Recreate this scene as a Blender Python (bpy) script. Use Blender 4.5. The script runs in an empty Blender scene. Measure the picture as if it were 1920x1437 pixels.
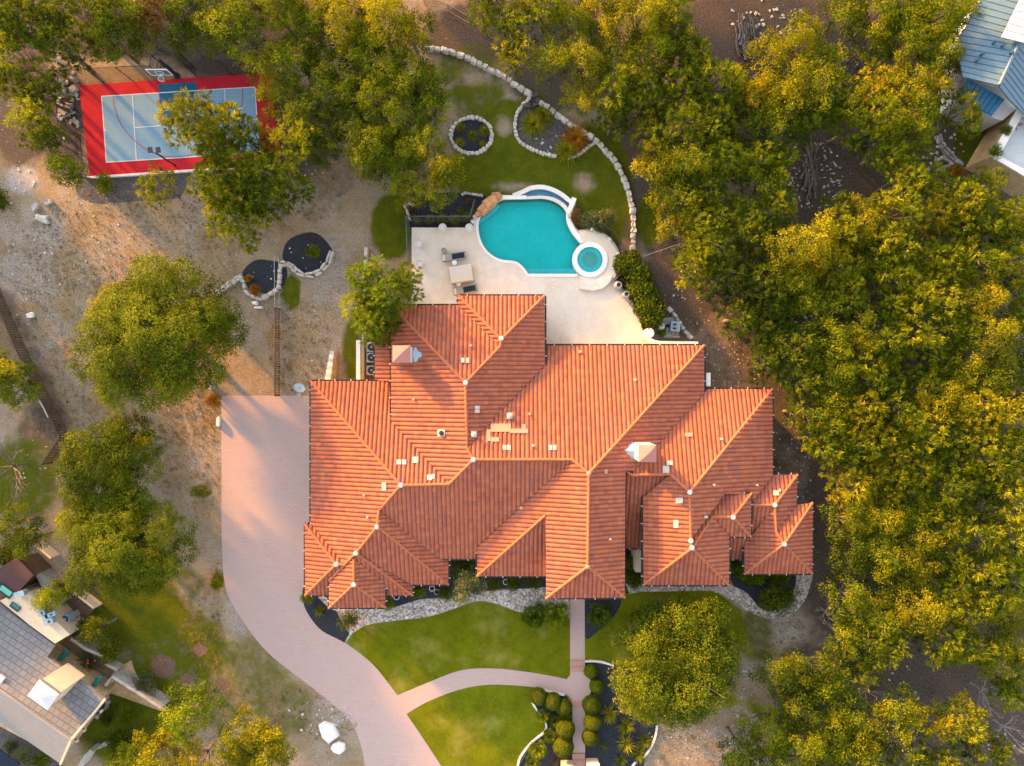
import bpy, bmesh, math, random
import numpy as np
from mathutils import Vector, Matrix
from mathutils.geometry import tessellate_polygon
R = math.radians
random.seed(7); rng = np.random.default_rng(7)
sc = bpy.context.scene; COL = sc.collection
# ------------------------------------------------------------------ camera, sky, sun
K, H = 0.046, 63.0                       # metres per photo pixel on the ground; drone height
cd = bpy.data.cameras.new("drone_camera"); cam = bpy.data.objects.new("drone_camera", cd); COL.objects.link(cam)
cam.location = (0, 0, H); cam.rotation_euler = (0, 0, 0)
cd.sensor_width = 36; cd.lens = 36 * H / (1920 * K); cd.clip_end = 2000
sc.camera = cam
SUN_EL, SUN_AZ = 11.5, -45.0             # low sun from the north west (upper left of the photo)
w = bpy.data.worlds.new("World"); sc.world = w; w.use_nodes = True
nt = w.node_tree; bg = nt.nodes["Background"]
sky = nt.nodes.new("ShaderNodeTexSky"); sky.sky_type = 'NISHITA'; sky.sun_disc = False
sky.sun_elevation = R(SUN_EL); sky.sun_rotation = R(SUN_AZ); sky.dust_density = 2.0
hs = nt.nodes.new("ShaderNodeHueSaturation"); hs.inputs["Saturation"].default_value = 0.32
mx = nt.nodes.new("ShaderNodeMix"); mx.data_type = 'RGBA'; mx.blend_type = 'MULTIPLY'; mx.inputs[0].default_value = 1
mx.inputs[7].default_value = (1.0, 0.97, 0.99, 1)
nt.links.new(sky.outputs[0], hs.inputs["Color"]); nt.links.new(hs.outputs[0], mx.inputs[6]); nt.links.new(mx.outputs[2], bg.inputs[0])
bg.inputs[1].default_value = 0.15
sd = bpy.data.lights.new("sun", 'SUN'); sun = bpy.data.objects.new("sun", sd); COL.objects.link(sun)
sd.energy = 3.9; sd.angle = R(3.0); sd.color = (1.0, 0.40, 0.01)
dv = Vector((math.cos(R(SUN_EL)) * .7071, -math.cos(R(SUN_EL)) * .7071, -math.sin(R(SUN_EL))))
sun.rotation_euler = dv.to_track_quat('-Z', 'Y').to_euler()
sc.view_settings.view_transform = 'Standard'; sc.view_settings.look = 'None'
sc.view_settings.exposure = 2.3; sc.view_settings.gamma = 1.0
sc.cycles.max_bounces = 6; sc.cycles.transparent_max_bounces = 12

# ------------------------------------------------------------------ helpers
def P(px, py, z=0.0):
    s = K * (1 - z / H)
    return Vector(((px - 960) * s, -(py - 718.5) * s, z))
def PL(pts, z=0.0): return [P(a, b, z) for a, b in pts]
def curve(pts, closed=True, n=6):
    out = []; N = len(pts)
    rng_ = range(N if closed else N - 1)
    for i in rng_:
        if closed: p0, p1, p2, p3 = pts[i - 1], pts[i], pts[(i + 1) % N], pts[(i + 2) % N]
        else: p0, p1, p2, p3 = pts[max(i - 1, 0)], pts[i], pts[i + 1], pts[min(i + 2, N - 1)]
        for k in range(n):
            t = k / n
            out.append(tuple(.5 * ((2 * p1[j]) + (-p0[j] + p2[j]) * t + (2 * p0[j] - 5 * p1[j] + 4 * p2[j] - p3[j]) * t * t + (-p0[j] + 3 * p1[j] - 3 * p2[j] + p3[j]) * t ** 3) for j in (0, 1)))
    if not closed: out.append(tuple(pts[-1]))
    return out
def ell(cx, cy, rx, ry, n=40, jit=0):
    ph = random.random() * 6
    return [(cx + rx * math.cos(a) * (1 + jit * math.sin(3 * a + ph)), cy + ry * math.sin(a) * (1 + jit * math.sin(4 * a + ph))) for a in [2 * math.pi * i / n for i in range(n)]]
class MB:
    def __init__(s): s.v = []; s.f = []
    def add(s, v, f):
        o = len(s.v); s.v += [tuple(p) for p in v]; s.f += [tuple(i + o for i in q) for q in f]; return s
    def box(s, c, d, rz=0, taper=1.0, tilt=None):
        x, y, z = d[0] / 2, d[1] / 2, d[2] / 2
        m = Matrix.Rotation(rz, 3, 'Z')
        if tilt is not None: m = m @ Matrix.Rotation(tilt, 3, 'Y')
        vs = [Vector(c) + m @ Vector((sx * x * (taper if sz > 0 else 1), sy * y * (taper if sz > 0 else 1), sz * z)) for sz in (-1, 1) for sy in (-1, 1) for sx in (-1, 1)]
        return s.add(vs, [(0, 2, 3, 1), (4, 5, 7, 6), (0, 1, 5, 4), (2, 6, 7, 3), (0, 4, 6, 2), (1, 3, 7, 5)])
    def prism(s, pts, z0, z1, holes=(), bottom=False):
        loops = [[Vector((p[0], p[1], z1)) for p in pts]] + [[Vector((p[0], p[1], z1)) for p in h] for h in holes]
        allv = [v for l in loops for v in l]
        tr = tessellate_polygon(loops)
        up = []
        for t in tr:
            a, b, c = (allv[i] for i in t)
            up.append(t if (b - a).cross(c - a).z > 0 else t[::-1])
        s.add(allv, up)
        if z0 < z1:
            for l in loops:
                n = len(l); vs = l + [Vector((p.x, p.y, z0)) for p in l]
                ar = sum(l[i].x * l[(i + 1) % n].y - l[(i + 1) % n].x * l[i].y for i in range(n))
                if l is not loops[0]: ar = -ar
                fs = [(i, i + n, (i + 1) % n + n, (i + 1) % n) if ar > 0 else (i, (i + 1) % n, (i + 1) % n + n, i + n) for i in range(n)]
                s.add(vs, fs)
        return s
    def tube(s, pts, r, n=6, r1=None, caps=True):
        pts = [Vector(p) for p in pts]; m = len(pts); vs = []; fs = []
        for i, p in enumerate(pts):
            t = (pts[min(i + 1, m - 1)] - pts[max(i - 1, 0)]).normalized()
            a = t.cross(Vector((0, 0, 1)) if abs(t.z) < .95 else Vector((1, 0, 0))).normalized(); b = t.cross(a)
            rr = r if r1 is None else r + (r1 - r) * i / max(m - 1, 1)
            for k in range(n):
                q = 2 * math.pi * k / n; vs.append(p + a * math.cos(q) * rr + b * math.sin(q) * rr)
        for i in range(m - 1):
            for k in range(n): fs.append((i * n + k, i * n + (k + 1) % n, (i + 1) * n + (k + 1) % n, (i + 1) * n + k))
        if caps: fs += [tuple(range(n))[::-1], tuple((m - 1) * n + k for k in range(n))]
        return s.add(vs, fs)
    def lathe(s, c, prof, n=20, caps=True):
        vs = []; fs = []; m = len(prof)
        for r, z in prof:
            for k in range(n):
                q = 2 * math.pi * k / n; vs.append(Vector(c) + Vector((r * math.cos(q), r * math.sin(q), z)))
        for i in range(m - 1):
            for k in range(n): fs.append((i * n + k, i * n + (k + 1) % n, (i + 1) * n + (k + 1) % n, (i + 1) * n + k))
        if caps: fs += [tuple(range(n))[::-1], tuple((m - 1) * n + k for k in range(n))]
        return s.add(vs, fs)
    def stone(s, c, a, b, h, rz, rough=.18):
        n = 8; vs = []; rz += random.uniform(-.15, .15)
        js = [1 + random.uniform(-rough, rough) for _ in range(n)]
        for sc_, z in ((1, 0), (1.02, h * .6), (.80, h)):
            for k in range(n):
                q = 2 * math.pi * (k + .5) / n; cq, sq = math.cos(q), math.sin(q); x = a * math.copysign(abs(cq) ** .55, cq) * js[k] * sc_; y = b * math.copysign(abs(sq) ** .55, sq) * js[k] * sc_
                vs.append(Vector(c) + Vector((x * math.cos(rz) - y * math.sin(rz), x * math.sin(rz) + y * math.cos(rz), z * (1 + .12 * random.uniform(-1, 1)))))
        fs = [(i * n + k, i * n + (k + 1) % n, (i + 1) * n + (k + 1) % n, (i + 1) * n + k) for i in range(2) for k in range(n)] + [tuple(2 * n + k for k in range(n))]
        return s.add(vs, fs)
    def mesh(s, name, m=None):
        me = bpy.data.meshes.new(name); me.from_pydata(s.v, [], s.f)
        if m: me.materials.append(m)
        me.update(); return me
    def build(s, name, m, parent=None, smooth=False):
        o = bpy.data.objects.new(name, s.mesh(name, m)); COL.objects.link(o)
        if smooth: o.data.polygons.foreach_set('use_smooth', [True] * len(o.data.polygons))
        if parent: o.parent = parent; o.matrix_parent_inverse = Matrix.Translation(parent.location).inverted() if parent.rotation_euler.z == 0 else parent.matrix_basis.inverted()
        return o
def tag(o, label=None, cat=None, group=None, kind=None):
    if label: o["label"] = label
    if cat: o["category"] = cat
    if group: o["group"] = group
    if kind: o["kind"] = kind
    return o
def thing(name, label, cat, loc=(0, 0, 0), rz=0, group=None):
    o = bpy.data.objects.new(name, None); COL.objects.link(o); o.location = loc; o.rotation_euler = (0, 0, rz)
    return tag(o, label, cat, group)
def part(name, mesh, parent, m=None):               # a child placed in its parent's own frame
    o = bpy.data.objects.new(name, mesh); COL.objects.link(o); o.parent = parent
    if m: o.material_slots[0].link = 'OBJECT'; o.material_slots[0].material = m
    return o
def sub(o, par):                                      # parent a world-built piece to a part
    bpy.context.view_layer.update(); o.parent = par; o.matrix_parent_inverse = par.matrix_world.inverted(); return o
def dup(root, loc, rz=0, label=None, scale=None):
    def cp(o, par):
        c = o.copy(); COL.objects.link(c)
        if par: c.parent = par
        for ch in list(o.children): cp(ch, c)
        return c
    c = cp(root, None); c.location = loc; c.rotation_euler = (0, 0, rz)
    if scale: c.scale = (scale,) * 3
    if label: c["label"] = label
    return c
# ------------------------------------------------------------------ materials
def newmat(name):
    m = bpy.data.materials.new(name); m.use_nodes = True; n = m.node_tree
    return m, n, n.nodes["Principled BSDF"]
def rgba(c): return (c[0], c[1], c[2], 1)
def noise(n, scale, detail=4, rough=.6, vec=None):
    g = n.nodes.new("ShaderNodeTexNoise"); g.inputs["Scale"].default_value = scale; g.inputs["Detail"].default_value = detail; g.inputs["Roughness"].default_value = rough
    if vec is not None: n.links.new(vec, g.inputs["Vector"])
    return g.outputs[0]
def pos(n):
    return n.nodes.new("ShaderNodeNewGeometry").outputs["Position"]
def objc(n):
    return n.nodes.new("ShaderNodeTexCoord").outputs["Object"]
def ramp(n, fac, stops):
    r = n.nodes.new("ShaderNodeValToRGB"); e = r.color_ramp.elements
    while len(e) < len(stops): e.new(.5)
    for i, (p, c) in enumerate(stops): e[i].position = p; e[i].color = rgba(c)
    n.links.new(fac, r.inputs[0]); return r.outputs[0]
def mixc(n, fac, a, b, mode='MIX'):
    x = n.nodes.new("ShaderNodeMix"); x.data_type = 'RGBA'; x.blend_type = mode
    for s_, v in ((0, fac), (6, a), (7, b)):
        if isinstance(v, (int, float)): x.inputs[s_].default_value = v
        elif isinstance(v, tuple): x.inputs[s_].default_value = rgba(v)
        else: n.links.new(v, x.inputs[s_])
    return x.outputs[2]
def math_(n, op, a, b=0.0, clamp=False):
    x = n.nodes.new("ShaderNodeMath"); x.operation = op; x.use_clamp = clamp
    for i, v in enumerate((a, b)):
        if isinstance(v, (int, float)): x.inputs[i].default_value = v
        else: n.links.new(v, x.inputs[i])
    return x.outputs[0]
def bump(n, b, h, strength, dist=.05):
    x = n.nodes.new("ShaderNodeBump"); x.inputs["Strength"].default_value = strength; x.inputs["Distance"].default_value = dist
    n.links.new(h, x.inputs["Height"]); n.links.new(x.outputs[0], b.inputs["Normal"])
def plain(name, c, rough=.7, var=.25, scale=3.0, metal=0, world=True, bmp=0):
    m, n, b = newmat(name); v = pos(n) if world else objc(n)
    f = noise(n, scale, 5, .65, v); f2 = noise(n, scale * 9, 3, .6, v)
    f = math_(n, 'ADD', math_(n, 'MULTIPLY', f, .6), math_(n, 'MULTIPLY', f2, .4))
    lo = tuple(x * (1 - var) for x in c); hi = tuple(min(1, x * (1 + var)) for x in c)
    n.links.new(ramp(n, f, [(.32, lo), (.68, hi)]), b.inputs["Base Color"])
    b.inputs["Roughness"].default_value = rough; b.inputs["Metallic"].default_value = metal
    if bmp: bump(n, b, f2, bmp, .03)
    return m
M = {}
M['white'] = plain('white_plaster', (.72, .70, .66), .6, .1)
M['whitepot'] = plain('white_ceramic', (.62, .61, .57), .45, .12, 6)
M['chimneywhite'] = plain('chimney_stucco', (.58, .55, .51), .75, .14, 2); M['cream'] = plain('cream_stucco', (.62, .52, .38), .8, .12, 2)
M['mortar'] = plain('pale_mortar', (.66, .60, .55), .85, .15, 6)
M['stone'] = plain('limestone', (.50, .47, .42), .85, .38, 2.4, bmp=.4)
M['greystone'] = plain('grey_limestone', (.36, .35, .33), .85, .4, 1.6, bmp=.4)
M['orangestone'] = plain('orange_sandstone', (.50, .26, .12), .8, .5, 1.8, bmp=.4)
M['tanwall'] = plain('tan_stone_wall', (.50, .36, .20), .85, .35, 2.5)
M['black'] = plain('black_metal', (.02, .022, .025), .45, .2)
M['darkbronze'] = plain('dark_bronze_metal', (.045, .04, .035), .5, .3)
M['railgreen'] = plain('grey_green_rail', (.10, .13, .13), .5, .2)
M['greymetal'] = plain('grey_metal', (.30, .31, .32), .4, .2, metal=.3)
M['bluegrey'] = plain('blue_grey_metal', (.20, .32, .42), .4, .2)
M['beige'] = plain('beige_cloth', (.55, .50, .42), .85, .08, 2)
M['taupe'] = plain('taupe_cloth', (.30, .27, .24), .8, .12)
M['darkcloth'] = plain('charcoal_cloth', (.02, .03, .045), .7, .2)
M['terracotta'] = plain('terracotta', (.45, .13, .05), .7, .25)
M['bark'] = plain('grey_bark', (.17, .14, .12), .9, .4, 3)
M['deadwood'] = plain('bleached_dead_wood', (.31, .285, .265), .9, .3, 3)
M['log'] = plain('weathered_log', (.115, .10, .088), .9, .5, 2.5)
M['brownwood'] = plain('brown_fence_wood', (.14, .09, .06), .85, .4, 3)
M['glass'] = plain('teal_window_glass', (.02, .16, .15), .15, .3)
M['brownroof'] = plain('brown_flat_roof', (.08, .05, .05), .8, .25, .7)
M['mulch'] = plain('black_mulch', (.034, .038, .047), .95, .8, 7, bmp=.8)
M['greymulch'] = plain('grey_mulch', (.10, .095, .095), .95, .7, 5, bmp=.8)
M['soil'] = plain('brown_soil', (.15, .10, .075), .95, .5, 5, bmp=.6)
M['concrete'] = plain('pale_concrete', (.40, .38, .35), .85, .2, 2)
M['redline'] = plain('red_line_paint', (.35, .03, .04), .7, .1)
M['courtred'] = plain('red_court_tiles', (.42, .018, .030), .6, .22, .6)
M['key'] = plain('deep_blue_court_tiles', (.018, .105, .19), .6, .2, .9)
M['lineblue'] = plain('pale_line_paint', (.58, .66, .72), .6, .08)
def court_blue():
    m, n, b = newmat('pale_blue_court_tiles'); v = pos(n)
    br = n.nodes.new("ShaderNodeTexBrick"); br.offset = 0; br.inputs["Scale"].default_value = 1; br.inputs["Brick Width"].default_value = .3; br.inputs["Row Height"].default_value = .3
    br.inputs["Mortar Size"].default_value = .014; br.inputs["Color1"].default_value = (.15, .33, .47, 1); br.inputs["Color2"].default_value = (.165, .35, .49, 1); br.inputs["Mortar"].default_value = (.13, .27, .37, 1)
    n.links.new(v, br.inputs["Vector"])
    n.links.new(mixc(n, math_(n, 'MULTIPLY', noise(n, .5, 5, .6, v), .7), br.outputs[0], (.25, .34, .43)), b.inputs["Base Color"]); b.inputs["Roughness"].default_value = .55
    return m
M['courtblue'] = court_blue()
def tiles():
    m, n, b = newmat('terracotta_roof_tiles'); v = pos(n)
    at = n.nodes.new("ShaderNodeAttribute"); at.attribute_name = 'tint'
    c = ramp(n, at.outputs["Fac"], [(0, (.27, .080, .050)), (.5, (.36, .110, .056)), (1, (.43, .143, .070))])
    wv = math_(n, 'MULTIPLY', math_(n, 'SUBTRACT', noise(n, .22, 5, .65, v), .42, True), 1.6, True)
    c = mixc(n, math_(n, 'MULTIPLY', wv, .8), c, (.34, .122, .090))
    c = mixc(n, math_(n, 'MULTIPLY', math_(n, 'SUBTRACT', noise(n, 2.2, 5, .75, v), .47, True), 2.6, True), c, (.18, .108, .108))
    n.links.new(c, b.inputs["Base Color"]); b.inputs["Roughness"].default_value = .75
    bump(n, b, noise(n, 14, 3, .6, v), .25, .02)
    return m
M['tile'] = tiles()
M['cap'] = plain('terracotta_ridge_tile', (.40, .135, .066), .75, .22, 3)
M['newtile'] = plain('bare_pink_tile', (.45, .24, .175), .8, .12, 4)
M['vent'] = plain('cream_roof_vent', (.49, .43, .36), .6, .12, 4)
M['copper'] = plain('pinkish_metal_cap', (.40, .18, .15), .5, .1, 1)
M['galv'] = plain('galvanised_metal', (.28, .38, .44), .35, .15, 2, metal=.2)
def pavers():
    m, n, b = newmat('pink_brick_pavers'); v = pos(n)
    mp = n.nodes.new("ShaderNodeMapping"); mp.inputs["Rotation"].default_value = (0, 0, R(3)); n.links.new(v, mp.inputs[0])
    br = n.nodes.new("ShaderNodeTexBrick"); br.inputs["Scale"].default_value = 1; br.inputs["Brick Width"].default_value = .46; br.inputs["Row Height"].default_value = .21
    br.inputs["Mortar Size"].default_value = .022; br.inputs["Color1"].default_value = (.45, .325, .29, 1); br.inputs["Color2"].default_value = (.50, .365, .33, 1); br.inputs["Mortar"].default_value = (.33, .26, .245, 1)
    n.links.new(mp.outputs[0], br.inputs["Vector"])
    c = mixc(n, ramp(n, noise(n, .35, 6, .65, v), [(.35, (0, 0, 0)), (.7, (1, 1, 1))]), br.outputs[0], (.42, .335, .315))
    c = mixc(n, math_(n, 'MULTIPLY', noise(n, 7, 3, .6, v), .5), c, (.44, .31, .275))
    c = mixc(n, math_(n, 'MULTIPLY', ramp(n, noise(n, 1.1, 6, .8, v), [(.56, (0, 0, 0)), (.7, (1, 1, 1))]), .35), c, (.28, .225, .21))
    n.links.new(c, b.inputs["Base Color"]); b.inputs["Roughness"].default_value = .8
    return m
M['paver'] = pavers()
M['step'] = plain('red_brick_step', (.42, .24, .19), .8, .15, 5)
def flag():
    m, n, b = newmat('pale_flagstone'); v = pos(n)
    d = n.nodes.new("ShaderNodeTexVoronoi"); d.feature = 'DISTANCE_TO_EDGE'; d.inputs["Scale"].default_value = 1.6
    d2 = n.nodes.new("ShaderNodeTexVoronoi"); d2.inputs["Scale"].default_value = 1.6
    wob = mixc(n, .12, v, n.nodes.new("ShaderNodeTexNoise").outputs[1])
    for q in (d, d2): n.links.new(wob, q.inputs["Vector"])
    hue = ramp(n, d2.outputs["Color"], [(.1, (.62, .565, .49)), (.5, (.68, .63, .55)), (.9, (.63, .59, .525))])
    c = mixc(n, ramp(n, noise(n, .25, 4, .6, v), [(.42, (0, 0, 0)), (.62, (1, 1, 1))]), hue, (.63, .535, .42))
    ln = ramp(n, d.outputs["Distance"], [(.008, (1, 1, 1)), (.03, (0, 0, 0))])
    c = mixc(n, math_(n, 'MULTIPLY', ln, math_(n, 'MULTIPLY', noise(n, .6, 2, .5, v), .5)), c, (.30, .26, .23))
    n.links.new(c, b.inputs["Base Color"]); b.inputs["Roughness"].default_value = .8
    return m
M['flag'] = flag()
def lawn(name, lo, mid, hi, dry):
    m, n, b = newmat(name); v = pos(n)
    f = math_(n, 'ADD', math_(n, 'MULTIPLY', noise(n, .45, 6, .7, v), .65), math_(n, 'MULTIPLY', noise(n, 6, 3, .7, v), .35))
    c = ramp(n, f, [(.36, lo), (.5, mid), (.66, hi)])
    dr = ramp(n, noise(n, .28, 5, .65, v), [(.52, (0, 0, 0)), (.70, (1, 1, 1))])
    c = mixc(n, math_(n, 'MULTIPLY', dr, .7), c, dry)
    n.links.new(c, b.inputs["Base Color"]); b.inputs["Roughness"].default_value = .95
    bump(n, b, noise(n, 22, 2, .6, v), .5, .05)
    return m
M['lawn'] = lawn('mown_lawn', (.072, .088, .0035), (.112, .128, .004), (.155, .166, .005), (.25, .225, .05))
def gravel():
    m, n, b = newmat('white_gravel'); v = pos(n)
    q = n.nodes.new("ShaderNodeTexVoronoi"); q.inputs["Scale"].default_value = 6.5; n.links.new(v, q.inputs["Vector"])
    s = n.nodes.new("ShaderNodeSeparateColor"); n.links.new(q.outputs["Color"], s.inputs[0])
    c = ramp(n, s.outputs[0], [(0, (.16, .145, .13)), (.3, (.34, .30, .27)), (.62, (.50, .46, .42)), (.9, (.70, .67, .63)), (1, (.42, .24, .13))])
    c = mixc(n, math_(n, 'MULTIPLY', ramp(n, noise(n, .5, 4, .6, v), [(.4, (0, 0, 0)), (.65, (1, 1, 1))]), .45), c, (.24, .21, .18))
    n.links.new(c, b.inputs["Base Color"]); b.inputs["Roughness"].default_value = .85
    bump(n, b, q.outputs["Distance"], .8, .06)
    return m
M['gravel'] = gravel()
def ground():
    m, n, b = newmat('dry_grass_ground'); v = pos(n)
    at = n.nodes.new("ShaderNodeAttribute"); at.attribute_name = 'cover'
    s = n.nodes.new("ShaderNodeSeparateColor"); n.links.new(at.outputs["Color"], s.inputs[0])
    big = noise(n, .16, 6, .65, v); med = noise(n, .9, 6, .7, v); fine = noise(n, 7, 4, .75, v)
    def edge(ch, k=1.0):
        a = math_(n, 'ADD', s.outputs[ch], math_(n, 'MULTIPLY', math_(n, 'SUBTRACT', med, .5), k))
        a = math_(n, 'ADD', a, math_(n, 'MULTIPLY', math_(n, 'SUBTRACT', fine, .5), .55))
        return ramp(n, a, [(.3, (0, 0, 0)), (.72, (1, 1, 1))])
    dry = ramp(n, fine, [(.3, (.175, .13, .075)), (.5, (.285, .215, .13)), (.7, (.38, .30, .19))])
    dry = mixc(n, ramp(n, big, [(.38, (0, 0, 0)), (.62, (1, 1, 1))]), dry, ramp(n, fine, [(.3, (.215, .18, .145)), (.7, (.41, .36, .30))]))
    dry = mixc(n, math_(n, 'MULTIPLY', ramp(n, noise(n, .33, 7, .75, v), [(.45, (0, 0, 0)), (.62, (1, 1, 1))]), .85), dry, ramp(n, fine, [(.3, (.16, .10, .038)), (.7, (.35, .245, .115))]))
    dry = mixc(n, math_(n, 'MULTIPLY', ramp(n, noise(n, .55, 6, .75, v), [(.52, (0, 0, 0)), (.66, (1, 1, 1))]), .6), dry, ramp(n, fine, [(.3, (.10, .085, .06)), (.7, (.22, .20, .16))]))
    dry = mixc(n, math_(n, 'MULTIPLY', ramp(n, noise(n, .7, 7, .8, v), [(.58, (0, 0, 0)), (.70, (1, 1, 1))]), .45), dry, (.42, .37, .31))
    rock = ramp(n, fine, [(.3, (.22, .19, .165)), (.55, (.40, .365, .33)), (.75, (.60, .57, .53))])
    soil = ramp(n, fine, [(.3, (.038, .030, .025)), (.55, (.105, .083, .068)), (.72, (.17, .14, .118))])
    q = n.nodes.new("ShaderNodeTexVoronoi"); q.inputs["Scale"].default_value = 2.2; n.links.new(v, q.inputs["Vector"])
    peb = math_(n, 'MULTIPLY', ramp(n, q.outputs["Distance"], [(.10, (1, 1, 1)), (.16, (0, 0, 0))]), ramp(n, med, [(.52, (0, 0, 0)), (.6, (1, 1, 1))]))
    soil = mixc(n, peb, soil, (.36, .33, .30))
    gr = ramp(n, math_(n, 'ADD', math_(n, 'MULTIPLY', med, .5), math_(n, 'MULTIPLY', fine, .5)), [(.34, (.040, .052, .004)), (.52, (.080, .098, .005)), (.68, (.13, .14, .012))])
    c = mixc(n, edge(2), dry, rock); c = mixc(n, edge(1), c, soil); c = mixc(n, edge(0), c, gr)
    n.links.new(c, b.inputs["Base Color"]); b.inputs["Roughness"].default_value = .95
    bump(n, b, math_(n, 'ADD', fine, med), .6, .12)
    return m
M['ground'] = ground()
def leaf(name, a, b_, c_, trans=.38):
    m, n, b = newmat(name)
    at = n.nodes.new("ShaderNodeAttribute"); at.attribute_name = 'tint'
    oi = n.nodes.new("ShaderNodeObjectInfo")
    f = math_(n, 'ADD', at.outputs["Fac"], math_(n, 'MULTIPLY', math_(n, 'SUBTRACT', oi.outputs["Random"], .5), .36))
    c = ramp(n, f, [(.05, a), (.5, b_), (.95, c_)])
    n.links.new(c, b.inputs["Base Color"]); b.inputs["Roughness"].default_value = .6; b.inputs["Specular IOR Level"].default_value = .25
    t = n.nodes.new("ShaderNodeBsdfTranslucent"); n.links.new(c, t.inputs[0])
    x = n.nodes.new("ShaderNodeMixShader"); x.inputs[0].default_value = trans
    n.links.new(b.outputs[0], x.inputs[1]); n.links.new(t.outputs[0], x.inputs[2]); n.links.new(x.outputs[0], n.nodes["Material Output"].inputs[0])
    return m
LEAF = {
 'olive green': leaf('olive_leaves', (.040, .066, .003), (.134, .176, .004), (.28, .28, .008)),
 'dark green': leaf('dark_leaves', (.028, .048, .003), (.082, .116, .005), (.18, .205, .009)),
 'golden green': leaf('golden_leaves', (.075, .090, .003), (.205, .212, .005), (.41, .345, .010)),
 'lime green': leaf('lime_leaves', (.062, .100, .004), (.165, .225, .006), (.30, .345, .013)),
 'russet': leaf('russet_leaves', (.08, .035, .010), (.17, .085, .022), (.30, .17, .05)),
 'grey green': leaf('grey_green_leaves', (.045, .062, .020), (.115, .135, .045), (.20, .22, .09)),
 'straw': leaf('straw_blades', (.12, .09, .05), (.25, .19, .11), (.42, .35, .22)),
 'orange': leaf('orange_leaves', (.16, .06, .005), (.34, .15, .010), (.50, .28, .03)),
}
def water(name, tint):
    m, n, b = newmat(name); n.nodes.remove(b)
    t = n.nodes.new("ShaderNodeBsdfTransparent"); t.inputs[0].default_value = rgba(tint)
    g = n.nodes.new("ShaderNodeBsdfGlossy"); g.inputs["Roughness"].default_value = .06
    fr = n.nodes.new("ShaderNodeFresnel"); fr.inputs[0].default_value = 1.33
    x = n.nodes.new("ShaderNodeMixShader"); n.links.new(fr.outputs[0], x.inputs[0]); n.links.new(t.outputs[0], x.inputs[1]); n.links.new(g.outputs[0], x.inputs[2])
    bp = n.nodes.new("ShaderNodeBump"); bp.inputs["Strength"].default_value = .35; bp.inputs["Distance"].default_value = .05
    n.links.new(noise(n, 3, 3, .6, pos(n)), bp.inputs["Height"])
    for q in (g, fr): n.links.new(bp.outputs[0], q.inputs["Normal"])
    n.links.new(x.outputs[0], n.nodes["Material Output"].inputs[0]); return m
M['water'] = water('pool_water', (.45, .975, .985)); M['shallow'] = water('shallow_water', (.50, .80, .92))
M['plaster'] = plain('pool_plaster', (.045, .74, .70), .6, .13, .35); M['paleplaster'] = plain('pale_pool_plaster', (.30, .80, .80), .6, .12, .8)
M['mosaic'] = plain('pale_blue_mosaic', (.40, .52, .62), .5, .25, 2.5)
def netmat(name, c, alpha):
    m, n, b = newmat(name); b.inputs["Base Color"].default_value = rgba(c); b.inputs["Roughness"].default_value = .7
    t = n.nodes.new("ShaderNodeBsdfTransparent"); x = n.nodes.new("ShaderNodeMixShader"); x.inputs[0].default_value = alpha
    n.links.new(t.outputs[0], x.inputs[1]); n.links.new(b.outputs[0], x.inputs[2]); n.links.new(x.outputs[0], n.nodes["Material Output"].inputs[0]); return m
M['netting'] = netmat('fine_black_netting', (.02, .02, .02), .30)
def bricky(name, c1, c2, mo, w_, h_, rot=0, ms=.02):
    m, n, b = newmat(name); v = pos(n)
    mp = n.nodes.new("ShaderNodeMapping"); mp.inputs["Rotation"].default_value = (0, 0, rot); n.links.new(v, mp.inputs[0])
    br = n.nodes.new("ShaderNodeTexBrick"); br.inputs["Scale"].default_value = 1; br.inputs["Brick Width"].default_value = w_; br.inputs["Row Height"].default_value = h_; br.inputs["Mortar Size"].default_value = ms
    br.inputs["Color1"].default_value = rgba(c1); br.inputs["Color2"].default_value = rgba(c2); br.inputs["Mortar"].default_value = rgba(mo); n.links.new(mp.outputs[0], br.inputs["Vector"])
    c = mixc(n, math_(n, 'MULTIPLY', noise(n, .8, 5, .7, v), .6), br.outputs[0], tuple(x * .75 for x in c1))
    n.links.new(c, b.inputs["Base Color"]); b.inputs["Roughness"].default_value = .8
    return m
M['shingleA'] = bricky('grey_shingles', (.185, .190, .203), (.235, .240, .25), (.10, .10, .108), .52, .36, R(34), .028)
M['shingleB'] = bricky('pale_grey_shingles', (.28, .277, .265), (.31, .306, .295), (.21, .21, .205), .30, .28, R(34), .025)
M['brickpath'] = bricky('brick_courtyard', (.24, .16, .09), (.32, .22, .13), (.10, .07, .05), .34, .16, R(34), .02)
M['bluemetal'] = plain('blue_standing_seam', (.085, .155, .215), .4, .12, .6, metal=.1)
M['seam'] = plain('dark_blue_seam', (.04, .10, .15), .5, .1); M['deepblue'] = plain('deep_blue_standing_seam', (.012, .13, .26), .4, .12, .8, metal=.1)
M['whitemetal'] = plain('white_standing_seam', (.60, .60, .57), .45, .08, .6)
M['terrace'] = plain('pale_terrace_concrete', (.46, .50, .51), .85, .12, .5)
M['dryblade'] = LEAF['golden green']
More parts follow.
